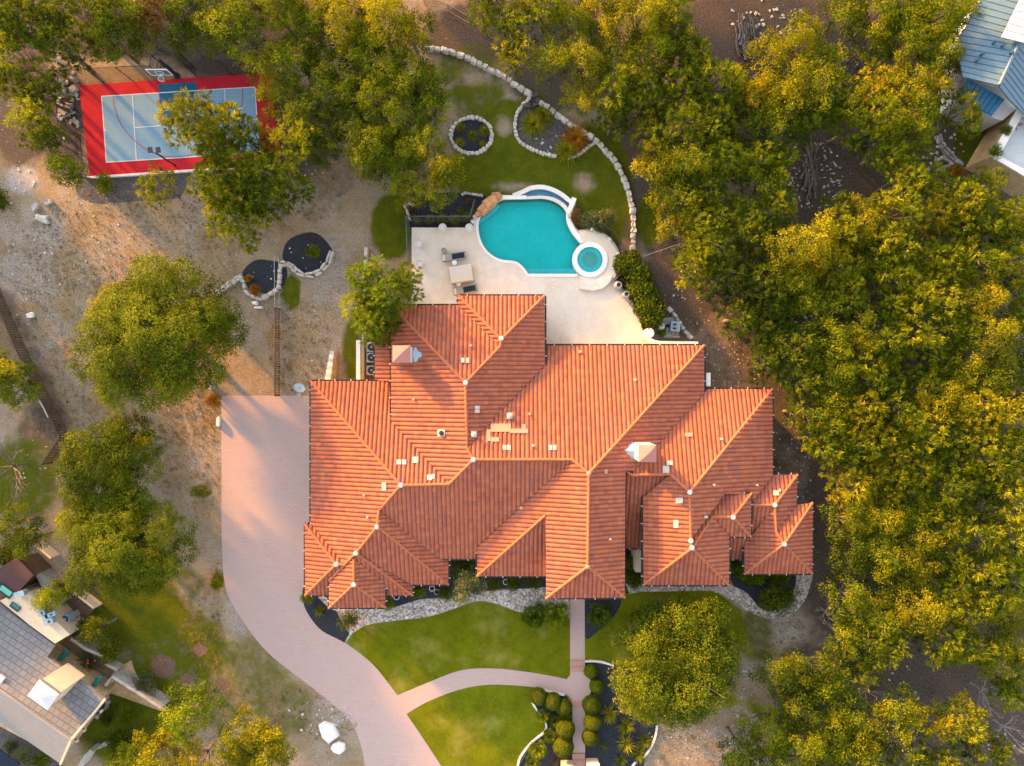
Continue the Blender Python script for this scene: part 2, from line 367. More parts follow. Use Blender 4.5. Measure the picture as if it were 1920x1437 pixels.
# ------------------------------------------------------------------ ground
def ground_sheet():
    x0, x1, y0, y1, st = -62, 62, -50, 50, .5
    nx, ny = int((x1 - x0) / st) + 1, int((y1 - y0) / st) + 1
    X, Y = np.meshgrid(np.linspace(x0, x1, nx), np.linspace(y0, y1, ny))
    px = X / K + 960; py = 718.5 - Y / K
    W = np.zeros((3, ny, nx))
    def blob(ch, cx, cy, rx, ry, w_=1.0):
        d = np.sqrt(((px - cx) / rx) ** 2 + ((py - cy) / ry) ** 2)
        W[ch] = np.maximum(W[ch], w_ * np.clip((1.25 - d) / .5, 0, 1))
    for b in [(1000, 325, 170, 75), (880, 130, 70, 50, .6), (895, 175, 55, 60, .7), (1130, 360, 55, 120), (950, 235, 50, 50), (1105, 290, 50, 60), (1000, 190, 25, 60, .6), (735, 425, 40, 65), (1216, 412, 22, 55, .9),
              (1060, 200, 18, 40, .4), (1010, 150, 30, 40, .35), (260, 1150, 100, 70, .85), (330, 1220, 110, 90, .72), (440, 1280, 110, 100, .55), (510, 1330, 90, 70, .5), (330, 1100, 60, 50, .5), (378, 922, 22, 14, .9), (408, 1088, 12, 22, .9), (548, 548, 17, 34), (512, 555, 20, 12, .6),
              (662, 660, 22, 70, .75), (1190, 1160, 110, 70), (1415, 1190, 40, 55, .6), (240, 1340, 110, 100, .9), (45, 900, 75, 90, .7), (1830, 260, 45, 60, .8), (370, 975, 30, 40, .3), (1000, 1360, 30, 60, .6), (150, 1180, 50, 50, .5)]: blob(0, *b)
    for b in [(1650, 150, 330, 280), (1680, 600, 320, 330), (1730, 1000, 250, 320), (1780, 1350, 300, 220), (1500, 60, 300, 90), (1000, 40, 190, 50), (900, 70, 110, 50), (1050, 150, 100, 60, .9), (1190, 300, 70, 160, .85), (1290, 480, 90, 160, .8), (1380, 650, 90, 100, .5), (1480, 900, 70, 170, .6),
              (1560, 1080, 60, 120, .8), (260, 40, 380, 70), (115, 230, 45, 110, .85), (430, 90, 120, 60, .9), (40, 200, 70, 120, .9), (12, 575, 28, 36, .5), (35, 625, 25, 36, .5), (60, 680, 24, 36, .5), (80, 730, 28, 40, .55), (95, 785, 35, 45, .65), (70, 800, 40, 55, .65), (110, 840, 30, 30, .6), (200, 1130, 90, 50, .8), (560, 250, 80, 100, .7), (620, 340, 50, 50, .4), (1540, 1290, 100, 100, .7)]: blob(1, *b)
    for b in [(40, 335, 30, 30, .9), (60, 430, 80, 50, .5), (250, 445, 130, 40, .3), (40, 520, 60, 60, .5), (620, 560, 40, 130, .4), (380, 860, 40, 70, .35), (1460, 1170, 70, 50, .55), (1290, 1400, 120, 45, .38), (1395, 1290, 30, 120, .35), (620, 1340, 45, 40, .45), (440, 1170, 30, 60, .5), (1360, 690, 60, 60, .35), (1340, 560, 40, 60, .25), (130, 190, 20, 70, .5), (570, 340, 60, 40, .3), (1700, 300, 60, 60, .3)]: blob(2, *b)
    for b in [(880, 265 - 40, 0.1, .1)]: pass
    # worn brown patches in the back lawn
    for cx, cy, rx, ry in [(945, 235, 26, 30), (895, 145, 30, 18), (1095, 345, 32, 30), (960, 350, 60, 16), (1000, 150, 14, 30)]:
        d = np.sqrt(((px - cx) / rx) ** 2 + ((py - cy) / ry) ** 2); W[0] *= 1 - .75 * np.clip(1.2 - d, 0, 1)
    v = np.stack([X, Y, np.zeros_like(X)], -1).reshape(-1, 3)
    idx = np.arange(nx * ny).reshape(ny, nx)
    f = np.stack([idx[:-1, :-1], idx[:-1, 1:], idx[1:, 1:], idx[1:, :-1]], -1).reshape(-1, 4)
    # far skirt to the horizon
    o = len(v); far = 900.0
    v = np.vstack([v, [[-far, -far, 0], [far, -far, 0], [far, far, 0], [-far, far, 0]]])
    c = [idx[0, 0], idx[0, -1], idx[-1, -1], idx[-1, 0]]
    me = bpy.data.meshes.new('ground')
    me.from_pydata(v.tolist(), [], f.tolist() + [[o, o + 1, c[1], c[0]], [o + 1, o + 2, c[2], c[1]], [o + 2, o + 3, c[3], c[2]], [o + 3, o, c[0], c[3]]])
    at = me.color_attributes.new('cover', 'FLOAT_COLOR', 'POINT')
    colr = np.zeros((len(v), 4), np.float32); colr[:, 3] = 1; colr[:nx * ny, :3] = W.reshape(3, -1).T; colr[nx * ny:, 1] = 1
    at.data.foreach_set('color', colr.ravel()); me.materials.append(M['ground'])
    g = bpy.data.objects.new('ground', me); COL.objects.link(g); tag(g, 'dry grass and bare soil ground around the houses', 'ground', kind='structure')
ground_sheet()
def sheet(name, px_pts, z, m, label=None, cat=None, kind='structure', z0=None, smooth=True, holes=()):
    pts = PL(curve(px_pts) if smooth else px_pts, z)
    o = MB().prism(pts, z if z0 is None else z0, z, [PL(h, z) for h in holes]).build(name, m)
    return tag(o, label, cat, None, kind)
def mixcurve(*segs):
    """straight runs given as lists, curved runs given as tuples"""
    out = []
    for s in segs: out += curve(list(s), False, 5) if isinstance(s, tuple) else s
    return out
drive = mixcurve([(415, 742), (583, 742), (583, 985), (571, 985), (571, 1095)], ((567, 1108), (570, 1135), (583, 1160), (605, 1184), (650, 1208), (700, 1247), (745, 1304)), [(762, 1339)], ((764, 1342), (800, 1395), (832, 1445), (850, 1480)), [(687, 1480)], ((684, 1437), (676, 1395), (655, 1350), (620, 1318), (570, 1278), (500, 1222), (452, 1160), (425, 1110), (417, 1050), (415, 960)))
sheet('driveway', drive, .024, M['paver'], 'pink brick paved driveway curving past the left of the house', 'driveway', smooth=False)
sheet('curved_path', mixcurve(((745, 1304), (800, 1281), (865, 1257), (930, 1254), (1000, 1262), (1060, 1273)), [(1066, 1278), (1064, 1303)], ((1055, 1303), (1000, 1289), (920, 1284), (860, 1294), (800, 1317), (762, 1339))), .020, M['paver'], 'curved brick path from the driveway to the round landing', 'path', smooth=False)
sheet('front_walkway', [(1069, 1100), (1096, 1100), (1097, 1262), (1097, 1450), (1075, 1450), (1073, 1330), (1069, 1262)], .028, M['paver'], 'straight brick walkway leading down from the front entrance', 'path', smooth=False)
sheet('round_landing', ell(1085, 1287, 25, 27), .036, M['paver'], 'round brick landing where the two paths meet', 'path', smooth=False)
for i, (x0, x1, y0, y1, h) in enumerate([(1069, 1097, 1239, 1249, .12), (1070, 1097, 1251, 1260, .07), (1072, 1097, 1316, 1325, .10), (1073, 1097, 1414, 1423, .14), (1073, 1098, 1426, 1436, .09)]):
    sheet('brick_step', [(x0, y0), (x1, y0), (x1, y1), (x0, y1)], h, M['step'], None, None, z0=0, smooth=False)
# lawns and beds in front
def lawnsheet(pts, label): return sheet('lawn', pts, .012, M['lawn'], label, 'lawn', smooth=False)
lawnsheet(mixcurve(((649, 1205), (662, 1188), (690, 1173), (740, 1165), (800, 1158), (850, 1143), (890, 1129), (925, 1132), (975, 1149), (1030, 1158)), [(1068, 1160), (1069, 1268), (1060, 1274)], ((1055, 1273), (1000, 1262), (930, 1253), (865, 1257), (800, 1281), (747, 1303)), ((735, 1290), (700, 1247), (649, 1205))), 'mown green lawn between the house front and the curved path')
lawnsheet(mixcurve(((763, 1340), (800, 1318), (860, 1294), (920, 1285), (1000, 1289), (1055, 1302)), [(1062, 1310), (1062, 1330)], ((1000, 1318), (1021, 1352), (1024, 1368), (995, 1400), (970, 1437), (960, 1450)), [(835, 1450)], ((830, 1440), (800, 1395), (763, 1340))), 'mown green lawn below the curved path')
lawnsheet([(1097, 1140), (1150, 1120), (1200, 1108), (1340, 1108), (1390, 1145), (1400, 1200), (1300, 1250), (1180, 1260), (1151, 1249), (1125, 1242), (1097, 1240)], 'shaded lawn under the big oak right of the walkway')
def bed(pts, label, m='mulch', z=.008, smooth=True): return sheet('planting_bed', pts, z, M[m], label, 'planting bed', smooth=smooth)
bed(mixcurve(((571, 1080), (567, 1108), (570, 1135), (583, 1160), (605, 1184), (645, 1206)), ((655, 1188), (640, 1165), (628, 1140)), [(735, 1140), (800, 1122), (850, 1120), (915, 1105), (1025, 1103), (1025, 1040), (600, 1000)]), 'black mulch bed wrapping the front left corner of the house', smooth=False)
bed([(1097, 1240), (1097, 1450), (1205, 1450), (1209, 1425), (1229, 1385), (1232, 1361), (1220, 1310), (1190, 1260), (1151, 1249)], 'black mulch bed of yuccas right of the walkway', z=.016, smooth=False)
bed([(1062, 1305), (1000, 1292), (998, 1318), (1021, 1352), (1024, 1368), (995, 1400), (965, 1450), (1074, 1450), (1073, 1320)], 'black mulch bed of boxwood and palms left of the walkway', z=.016, smooth=False)
bed([(1097, 1120), (1150, 1120), (1165, 1128), (1148, 1160), (1120, 1185), (1097, 1195)], 'small black mulch bed right of the front entrance', z=.016)
bed([(1170, 1000), (1210, 1000), (1210, 1100), (1172, 1105)], 'dark bed in the recess right of the entrance', z=.010, smooth=False)
bed([(1366, 1040), (1500, 1040), (1494, 1085), (1480, 1130), (1450, 1146), (1425, 1142), (1400, 1112), (1375, 1098)], 'black mulch bed at the right front corner of the house', z=.016)
grv = [mixcurve(((655, 1190), (648, 1205), (662, 1188), (690, 1172), (740, 1164), (800, 1157), (850, 1142), (890, 1128), (925, 1131), (975, 1148), (1030, 1157)), [(1068, 1159), (1068, 1105)], ((1026, 1101), (960, 1106), (915, 1108), (880, 1120), (850, 1124), (790, 1124), (740, 1138), (690, 1138), (630, 1130), (600, 1112), (590, 1108)), [(598, 1122)], ((618, 1141), (640, 1152), (655, 1175))),
       mixcurve([(1173, 1095), (1366, 1090)], ((1372, 1098), (1400, 1112), (1425, 1140), (1450, 1145), (1480, 1130), (1492, 1095)), [(1493, 1070), (1525, 1070)], ((1522, 1090), (1508, 1128), (1478, 1156), (1440, 1160), (1395, 1142), (1360, 1118), (1330, 1108)), [(1200, 1110), (1180, 1114)])]
for g_, lb in zip(grv, ('white gravel strip between the front lawn and the mulch bed', 'white gravel strip curling round the right front corner')):
    sheet('gravel', g_, .020, M['gravel'], lb, 'gravel', kind='stuff', smooth=False)
# back garden beds
bed(ell(884, 255, 36, 31), 'round dark planting bed ringed with stones in the back lawn', 'mulch')
bed([(997, 184), (1012, 196), (1040, 216), (1085, 248), (1112, 266), (1090, 288), (1066, 294), (1005, 281), (980, 268), (969, 240), (975, 207)], 'stony planting bed of tall grasses behind the pool', 'greymulch')
bed([(760, 388), (830, 362), (890, 366), (925, 371), (915, 385), (895, 402), (891, 426), (772, 426), (768, 414)], 'black mulch bed behind the pool deck')
bed(ell(498, 519, 42, 33, jit=.06), 'small dark bed split by the fence in the dry yard', 'mulch')
bed(ell(576, 474, 47, 37, jit=.05), 'oval black mulch bed with a stone edge in the dry yard', 'mulch', .011)
bed([(150, 335), (200, 326), (345, 318), (350, 345), (330, 372), (250, 378), (180, 382), (145, 365)], 'grey weed cloth bed below the sports court', 'greymulch')
for c_ in [(306, 1250, 23), (375, 1219, 13), (350, 1278, 15), (416, 1284, 13)]:
    bed(ell(c_[0], c_[1], c_[2], c_[2] * .95, jit=.06), 'round brown mulch ring in the side lawn, ' + {306: 'largest of the four', 375: 'nearest the driveway', 350: 'beside the largest ring', 416: 'under the lime tree edge'}[c_[0]], 'soil', .010)

# ------------------------------------------------------------------ pool deck, pool, hot tub
ZD = 1.0
pool_px = curve([(901.5, 406), (909.6, 399), (920.5, 393.5), (929, 386), (936, 378.5), (945, 375)], False, 4)[:-1] + [(945, 374.8), (985, 374.2)] + curve([(985, 374.2), (1013, 373), (1029, 375), (1042, 380), (1053.5, 388), (1061, 398), (1063.5, 408), (1066, 420), (1071, 431), (1080, 444), (1091, 456)], False, 4) + \
    curve([(1085, 461.5), (1077, 473), (1074.5, 485), (1077, 498), (1082, 509.5)], False, 4) + [(1081, 513.7), (990.5, 513.7)] + curve([(984, 504), (976, 496), (968, 491), (957, 488.8), (943.5, 487.5), (930, 483), (916, 473), (905.5, 459.5), (899.4, 443), (897.3, 427), (898, 416)], False, 4)
deck_px = [(776, 427), (888, 427), (888, 412), (893, 402), (902, 394), (912, 384), (925, 369), (940, 366.5), (985, 366.5), (988, 368.5)] + curve([(1013, 367), (1031, 369), (1046, 374), (1059, 383), (1067.5, 394)], False, 4) + [(1076, 372), (1081, 375), (1074, 395), (1073, 411), (1078, 425), (1084, 432)] + curve([(1105, 429), (1122.5, 433), (1141, 443), (1157, 463), (1164, 487), (1160, 514), (1155, 526)], False, 4) + curve([(1163, 536), (1180, 555), (1194, 582), (1203, 612), (1207, 640)], False, 4) + [(1306, 642), (1306, 700), (730, 700), (730, 590), (772, 590), (772, 427)]
MB_ = MB().prism(PL(deck_px, ZD), 0, ZD, [PL(pool_px, ZD)])
tag(MB_.build('pool_deck', M['flag']), 'pale flagstone pool deck behind the house', 'pool deck', None, 'structure')
pool = thing('swimming_pool', 'free form turquoise swimming pool with a white rim on the flagstone deck', 'swimming pool', tuple(P(985, 445, 0)))
bs = MB(); rim = PL(pool_px, ZD); n_ = len(rim); flo = [Vector((p.x, p.y, .06)) for p in rim]
bs.add(rim + flo, [(i, (i + 1) % n_, (i + 1) % n_ + n_, i + n_) for i in range(n_)][::1]); bs.prism(flo, .06, .06)
bs.build('basin', M['plaster'], pool); bs = MB()
bs.prism(PL([(990.5, 513.5), (1081, 513.5), (1076, 504), (983, 504)], .75), .08, .75); bs.build('ledge', M['paleplaster'], pool); bs = MB(); bs.prism(PL([(1081, 513), (1077, 499), (1071, 505), (1066, 513)], .88), .1, .9)
bs.build('ledge', M['paleplaster'], pool); bs = MB(); bs.prism(PL(curve([(897.8, 420), (903, 405), (921, 394), (933, 384), (936, 388), (926, 400), (912, 410), (903, 416)], True, 4), .7), .1, .72)
bs.build('ledge', M['paleplaster'], pool)
MB().prism(PL(pool_px, .93), .93, .93).build('water', M['water'], pool)
def band(mb, path, wpx, z0, z1, closed=False, side=0.0):
    """a band of width wpx photo pixels along a pixel path, offset to one side"""
    pts = [Vector((p[0], p[1])) for p in path]; m = len(pts); L = []; Rr = []
    for i, p in enumerate(pts):
        a = pts[(i - 1) % m] if closed or i else pts[i]; b = pts[(i + 1) % m] if closed or i < m - 1 else pts[i]
        t = (b - a).normalized(); nn = Vector((-t.y, t.x)); L.append(p + nn * wpx * (side + .5)); Rr.append(p + nn * wpx * (side - .5))
    if closed: return mb.prism(PL([tuple(q) for q in L], z1), z0, z1, [PL([tuple(q) for q in Rr], z1)]) if abs(sum(L[i].x * L[(i + 1) % m].y - L[(i + 1) % m].x * L[i].y for i in range(m))) > abs(sum(Rr[i].x * Rr[(i + 1) % m].y - Rr[(i + 1) % m].x * Rr[i].y for i in range(m))) else mb.prism(PL([tuple(q) for q in Rr], z1), z0, z1, [PL([tuple(q) for q in L], z1)])
    return mb.prism(PL([tuple(q) for q in L + Rr[::-1]], z1), z0, z1)
cb = MB()
i0 = min(range(n_), key=lambda i: (pool_px[i][0] - 990.5) ** 2 + (pool_px[i][1] - 513.7) ** 2)
left_edge = pool_px[i0:] + pool_px[:2]
band(cb, left_edge, 5, ZD - .02, ZD + .05, side=-.5)
band(cb, [(1083, 516.5), (988, 516.5)], 6, ZD - .02, ZD + .052, side=0)
cb.build('coping', M['white'], pool)
cb = MB(); cb.prism(PL([(940, 366), (987, 367), (987, 373.4), (940, 374)], ZD + .12), .2, ZD + .12)
cb.build('edge_bar', M['white'], pool)
cb = MB(); band(cb, curve([(1077, 371), (1069, 392), (1066, 405), (1069, 420), (1076, 434), (1085, 446), (1092, 454)], False, 5), 9, .2, ZD + .22, side=0.0); cb.build('curved_weir_wall', M['white'], pool)
for c0, c1 in (((931, 373), 0),): pass
ob = MB(); band(ob, curve([(962, 367), (980, 359.8), (995.6, 352.8), (1013.4, 350.6), (1031, 354), (1050, 362.8), (1069, 377.5), (1077, 386)], False, 5), 8, .0, .62); ob.build('catch_basin_kerb', M['white'], pool)
cbp = curve([(970, 366), (982, 362), (995.6, 356), (1013, 354), (1031, 357.5), (1049, 366), (1067, 381), (1071, 386)], False, 4) + [(1066, 397)] + curve([(1061, 390), (1046, 375), (1031, 369.3), (1013, 367.2), (988, 368.5)], False, 4)
ob = MB().prism(PL(cbp, .2), .2, .2); ob.build('catch_basin_floor', M['mosaic'], pool)
MB().prism(PL(cbp, .42), .42, .42).build('catch_basin_water', M['shallow'], pool)
# raised terrace round the hot tub and the tub
SP = (1106.3, 487)
terr = [(1088, 517), (1086, 541.5)] + curve([(1109, 545), (1127, 541.5), (1142.6, 530), (1156, 514), (1161.5, 487), (1154.5, 465), (1139.5, 446), (1122.5, 436), (1105, 432), (1084, 434.5)], False, 4) + [(1093, 456)]
terr += [(SP[0] + 33 * math.cos(a), SP[1] + 33 * math.sin(a)) for a in [R(238 + i * 12.2) for i in range(20)]]
sheet('hot_tub_terrace', terr, 1.28, M['flag'], 'raised half round flagstone terrace around the hot tub', 'terrace', z0=.9, smooth=False)
tub = thing('hot_tub', 'round turquoise hot tub with a wide white rim beside the pool', 'hot tub', tuple(P(*SP, 0)))
ring = lambda r, z: [P(SP[0] + r * math.cos(2 * math.pi * i / 44), SP[1] + r * math.sin(2 * math.pi * i / 44), z) for i in range(44)]
MB().prism(ring(33, 1.36), .3, 1.36, [ring(24, 1.36)]).build('coping', M['white'], tub)
tb = MB(); a_, b_ = ring(24, 1.36), ring(24, .82)
tb.add(a_ + b_, [(i, (i + 1) % 44, (i + 1) % 44 + 44, i + 44) for i in range(44)]); tb.prism(b_, .82, .82); tb.build('basin', M['plaster'], tub); tb = MB(); tb.prism(ring(24, 1.05), .83, 1.05, [ring(15, 1.05)]); tb.build('bench', M['paleplaster'], tub)
MB().prism(ring(24, 1.24), 1.24, 1.24).build('water', water('hot_tub_water', (.42, .97, .99)), tub)

# ------------------------------------------------------------------ the house
TAN = .36
FACES = {
'A1':('N',6.855,[(860,555),(1021,555),(940,637)]),
'A2':('W',5.930,[(859,555),(940,637),(938,650),(859,573)]),
'A3':('E',5.302,[(1021,555),(940,637),(938,650),(873,718),(876,840),(1022,684)]),
'B1':('N',6.624,[(733,573),(859,573),(938,650),(873,718)]),
'B2':('W',7.889,[(733,573),(873,718),(876,840),(888,862),(842,908),(734,793)]),
'E1':('N',4.780,[(1023,648),(1320,648),(1104,888),(1073,862),(888,862),(876,840),(1022,684)]),
'E2':('E',9.336,[(1320,648),(1104,888),(1102,1062),(1171,1120),(1172,882),(1187,884),(1320,737)]),
'E3':('W',5.190,[(1073,862),(1104,888),(1102,1062),(1024,1122),(1023,966),(895,1080),(895,1023)]),
'E4':('S',9.800,[(1023,966),(895,1080),(1023,1080)]),
'E5':('S',12.235,[(1102,1062),(1024,1122),(1171,1120)]),
'D1':('S',8.981,[(752,910),(842,908),(888,862),(1073,862),(895,1023),(895,1048),(826,1048),(711,957)]),
'C2':('N',3.293,[(583,715),(733,715),(734,793),(842,908),(752,910)]),
'C1':('W',9.223,[(583,715),(752,910),(711,957),(708,987),(668,1037),(646,1059),(586,983),(583,983)]),
'C3':('E',1.687,[(711,957),(826,1048),(841,1048),(841,1096),(708,987)]),
'C4':('S',9.532,[(708,987),(841,1096),(773,1096),(668,1037)]),
'G1':('E',0.400,[(668,1037),(773,1096),(774,1116)]),
'G2':('S',9.641,[(668,1037),(774,1116),(723,1116),(723,1092),(664,1048)]),
'P1':('W',9.448,[(572,983),(631,1058),(573,1116)]),
'P2':('N',-0.838,[(572,983),(586,983),(646,1059),(631,1058)]),
'P3':('S',9.623,[(631,1058),(646,1059),(618,1088),(617,1116),(573,1116)]),
'H1':('W',9.194,[(664,1048),(664,1096),(617,1140),(618,1088),(646,1059)]),
'H2':('E',0.115,[(664,1048),(664,1096),(723,1139),(723,1092)]),
'H3':('S',10.413,[(664,1096),(617,1140),(723,1139)]),
'I1':('N',3.396,[(1320,737),(1325,730),(1448,730),(1293,923),(1256,889),(1185,891),(1187,884)]),
'I2':('E',11.361,[(1448,730),(1293,923),(1295,1012),(1358,926),(1408,926),(1411,940),(1448,892)]),
'I3':('W',1.360,[(1256,889),(1293,923),(1295,1012),(1297,1028),(1206,1097),(1205,933)]),
'I4':('S',10.879,[(1297,1028),(1206,1097),(1366,1097)]),
'I5':('E',11.246,[(1297,1028),(1336,969),(1367,1006),(1366,1097)]),
'K1':('N',1.683,[(1358,926),(1408,926),(1374,970),(1336,969),(1297,1028),(1295,1012)]),
'K2':('S',9.285,[(1336,969),(1374,970),(1407,1006),(1367,1006)]),
'K3':('E',11.651,[(1374,970),(1408,926),(1407,1006)]),
'L1':('S',8.157,[(1172,882),(1185,891),(1256,889),(1205,933),(1205,1028),(1173,1028)]),
'J1':('N',0.889,[(1448,890),(1495,890),(1452,947),(1411,947),(1411,940)]),
'J2':('E',11.964,[(1495,890),(1452,947),(1455,998),(1493,946)]),
'J3':('S',7.971,[(1411,947),(1452,947),(1412,1000),(1409,1006)]),
'M1':('N',0.024,[(1493,946),(1523,943),(1470,1020),(1455,998)]),
'M2':('E',12.409,[(1523,943),(1470,1020),(1522,1075)]),
'M3':('S',9.207,[(1470,1020),(1395,1076),(1522,1075)]),
'M4':('W',-3.242,[(1452,947),(1455,998),(1470,1020),(1395,1076),(1395,1018),(1412,1000)]),
'N1':('S',8.197,[(1367,1006),(1409,1006),(1395,1018),(1395,1048),(1367,1048)]),
'O1':('W',7.053,[(703,620),(731,650),(731,714),(703,714)]),
'O2':('N',4.553,[(703,620),(731,620),(731,650)]),
}
UP = {'N': (0, -1), 'S': (0, 1), 'E': (-1, 0), 'W': (1, 0)}
def facez(f, px, py):
    d = UP[FACES[f][0]]; c = FACES[f][1]; x = (px - 960) * K; y = -(py - 718.5) * K
    s = TAN * (d[0] * x + d[1] * y); return (c + s) / (1 + s / H)
def onface(f, px, py, dz=0):
    return P(px, py, facez(f, px, py)) + Vector((0, 0, dz))
def clip(poly, ax, val, keep_less):
    out = []; n = len(poly)
    for i in range(n):
        a, b = poly[i], poly[(i + 1) % n]; da, db = a[ax] - val, b[ax] - val
        if not keep_less: da, db = -da, -db
        if da <= 0: out.append(a)
        if (da < 0 < db) or (db < 0 < da):
            t = da / (da - db); out.append((a[0] + (b[0] - a[0]) * t, a[1] + (b[1] - a[1]) * t))
    return out
def tile_roof(world_poly, d, zfun, name, m, parent, per=.345, band_=.37, amp=.115):
    """barrel tiles laid on a plane: d = uphill direction in plan, zfun(x, y) the plane"""
    ux, uy = -d[1], d[0]
    loc = [(p.x * ux + p.y * uy, p.x * d[0] + p.y * d[1]) for p in world_poly]
    u0, u1 = min(p[0] for p in loc), max(p[0] for p in loc)
    V = []; Fc = []; T = []
    nsub = 5; du = per / nsub
    tr = random.Random(int(abs(u0) * 100) + len(loc))
    tin = {}
    for i in range(math.floor(u0 / du), math.floor(u1 / du) + 1):
        a, b = i * du, (i + 1) * du
        st = clip(clip(loc, 0, a, False), 0, b, True)
        if len(st) < 3: continue
        v0, v1 = min(p[1] for p in st), max(p[1] for p in st)
        for j in range(math.floor(v0 / band_), math.floor(v1 / band_) + 1):
            lo, hi = j * band_, (j + 1) * band_
            c = clip(clip(st, 1, lo, False), 1, hi, True)
            if len(c) < 3: continue
            o = len(V)
            for (u, v) in c:
                x = u * ux + v * d[0]; y = u * uy + v * d[1]
                q = abs(math.sin(math.pi * u / per)) ** .6
                V.append((x, y, zfun(x, y) + amp * q + .045 * (1 - (v - lo) / band_)))
            Fc.append(tuple(range(o, o + len(c))))
            k = (i // nsub, j)
            if k not in tin: tin[k] = min(1, max(0, tr.gauss(.5, .21)))
            T.append(tin[k])
    me = bpy.data.meshes.new(name); me.from_pydata(V, [], Fc)
    at = me.attributes.new('tint', 'FLOAT', 'FACE'); at.data.foreach_set('value', T)
    me.materials.append(m); me.update()
    o = bpy.data.objects.new(name, me); COL.objects.link(o)
    if parent: o.parent = parent; o.matrix_parent_inverse = parent.matrix_basis.inverted()
    return o
house = thing('tiled_house', 'large house with an orange barrel tile roof of many hips and gables', 'house', tuple(P(1000, 850, 0)))
CAPS = []
for f, (fc, c, poly) in FACES.items():
    wp = [onface(f, *p) for p in poly]; d = UP[fc]
    # plane in world terms: z = c + TAN * (d . xy)
    zf = lambda x, y, c=c, d=d: c + TAN * (d[0] * x + d[1] * y)
    ro = tile_roof(wp, d, zf, 'roof_slope', M['tile'], house)
    # closed under-deck a little below the tiles
    db = MB(); low = [Vector((p.x, p.y, p.z - .03)) for p in wp]; db.prism(low, 0, -1)
    db.v = [(x, y, zf(x, y) - .04) for (x, y, z) in db.v]; db.v += [(x, y, z - .10) for (x, y, z) in db.v]
    k = len(db.v) // 2; db.f += [tuple(i + k for i in q[::-1]) for q in db.f]
    db.build('roof_deck', M['darkbronze'], house)
    n = len(wp)
    for i in range(n):       # eaves get a gutter
        a, b = wp[i], wp[(i + 1) % n]; e = b - a
        if e.length < .4: continue
        along = abs(e.x * d[0] + e.y * d[1]) / e.length
        zlow = min(p.z for p in wp)
        if along < .05 and max(a.z, b.z) < zlow + .16:
            off = Vector((-d[0], -d[1], 0)) * .07
            gm = MB(); mid = (a + b) / 2 + off + Vector((0, 0, -.07)); L = e.length
            gm.box(mid, (L, .13, .12) if abs(e.x) > abs(e.y) else (.13, L, .12))
            nb = max(2, int(L / 1.3))
            nf = len(gm.f)
            for q in range(nb):
                pp = a + e * ((q + .5) / nb) + off; gm.box(pp, (.05, .17, .05) if abs(e.x) > abs(e.y) else (.17, .05, .05))
            go = gm.build('gutter', M['darkbronze'], house); go.data.materials.append(M['white'])
            for q in range(nf, len(go.data.polygons)): go.data.polygons[q].material_index = 1
def cap(f, pts, r=.125):
    w_ = [onface(f, *p, dz=.07) for p in pts]
    for a, b in zip(w_, w_[1:]):
        mb = MB(); e = b - a; n = max(1, int(e.length / .42))
        for i in range(n): mb.tube([a + e * (i / n), a + e * ((i + 1.08) / n)], r, 8, r * .82, caps=False)
        mb.build('ridge_cap', M['cap'], house, smooth=True)
for f, pts in [('A1', [(860, 555), (940, 637)]), ('A1', [(1021, 555), (940, 637)]), ('A3', [(940, 637), (938, 650), (873, 718), (876, 840)]), ('B1', [(733, 573), (873, 718)]),
               ('B2', [(876, 840), (888, 862), (842, 908)]), ('D1', [(842, 908), (752, 910), (711, 957)]), ('E1', [(888, 862), (1073, 862), (1104, 888)]), ('E1', [(1320, 648), (1104, 888)]),
               ('E3', [(1104, 888), (1102, 1062), (1024, 1122)]), ('E5', [(1102, 1062), (1171, 1120)]), ('E3', [(1023, 966), (895, 1080)]), ('C2', [(583, 715), (752, 910)]), ('C1', [(711, 957), (708, 987), (668, 1037), (646, 1059), (618, 1088)]),
               ('C3', [(708, 987), (841, 1096)]), ('G2', [(668, 1037), (774, 1116)]), ('P1', [(572, 983), (631, 1058), (573, 1116)]), ('P2', [(631, 1058), (646, 1059)]), ('H1', [(664, 1048), (664, 1096), (617, 1140)]), ('H3', [(664, 1096), (723, 1139)]),
               ('I1', [(1448, 730), (1293, 923), (1256, 889), (1185, 891), (1172, 882)]), ('I3', [(1293, 923), (1295, 1012), (1297, 1028), (1206, 1097)]), ('I4', [(1297, 1028), (1366, 1097)]), ('K1', [(1297, 1028), (1336, 969), (1374, 970), (1408, 926)]), ('K2', [(1374, 970), (1407, 1006)]),
               ('J1', [(1495, 890), (1452, 947), (1411, 947)]), ('M4', [(1452, 947), (1455, 998), (1470, 1020), (1395, 1076)]), ('M1', [(1523, 943), (1470, 1020)]), ('M3', [(1470, 1020), (1522, 1075)]), ('O1', [(703, 620), (731, 650)])]: cap(f, pts)
for f, p in [('A1', (940, 635)), ('B1', (873, 718)), ('D1', (888, 862)), ('D1', (752, 910)), ('C1', (708, 988)), ('C1', (668, 1037)), ('P1', (631, 1058)), ('H1', (664, 1096)), ('I1', (1293, 923)), ('I3', (1295, 1014)), ('I3', (1297, 1027)), ('K2', (1374, 970)), ('J1', (1452, 947)), ('M3', (1470, 1020)), ('E5', (1102, 1062)), ('E1', (1104, 888))]:
    mb = MB(); c = onface(f, *p, dz=.16); mb.lathe(c, [(.20, -.12), (.19, 0), (.12, .09), (.03, .11)], 10); mb.build('mortar_joint', M['mortar'] if p not in ((1102, 1062), (1104, 888)) else M['newtile'], house, smooth=True)
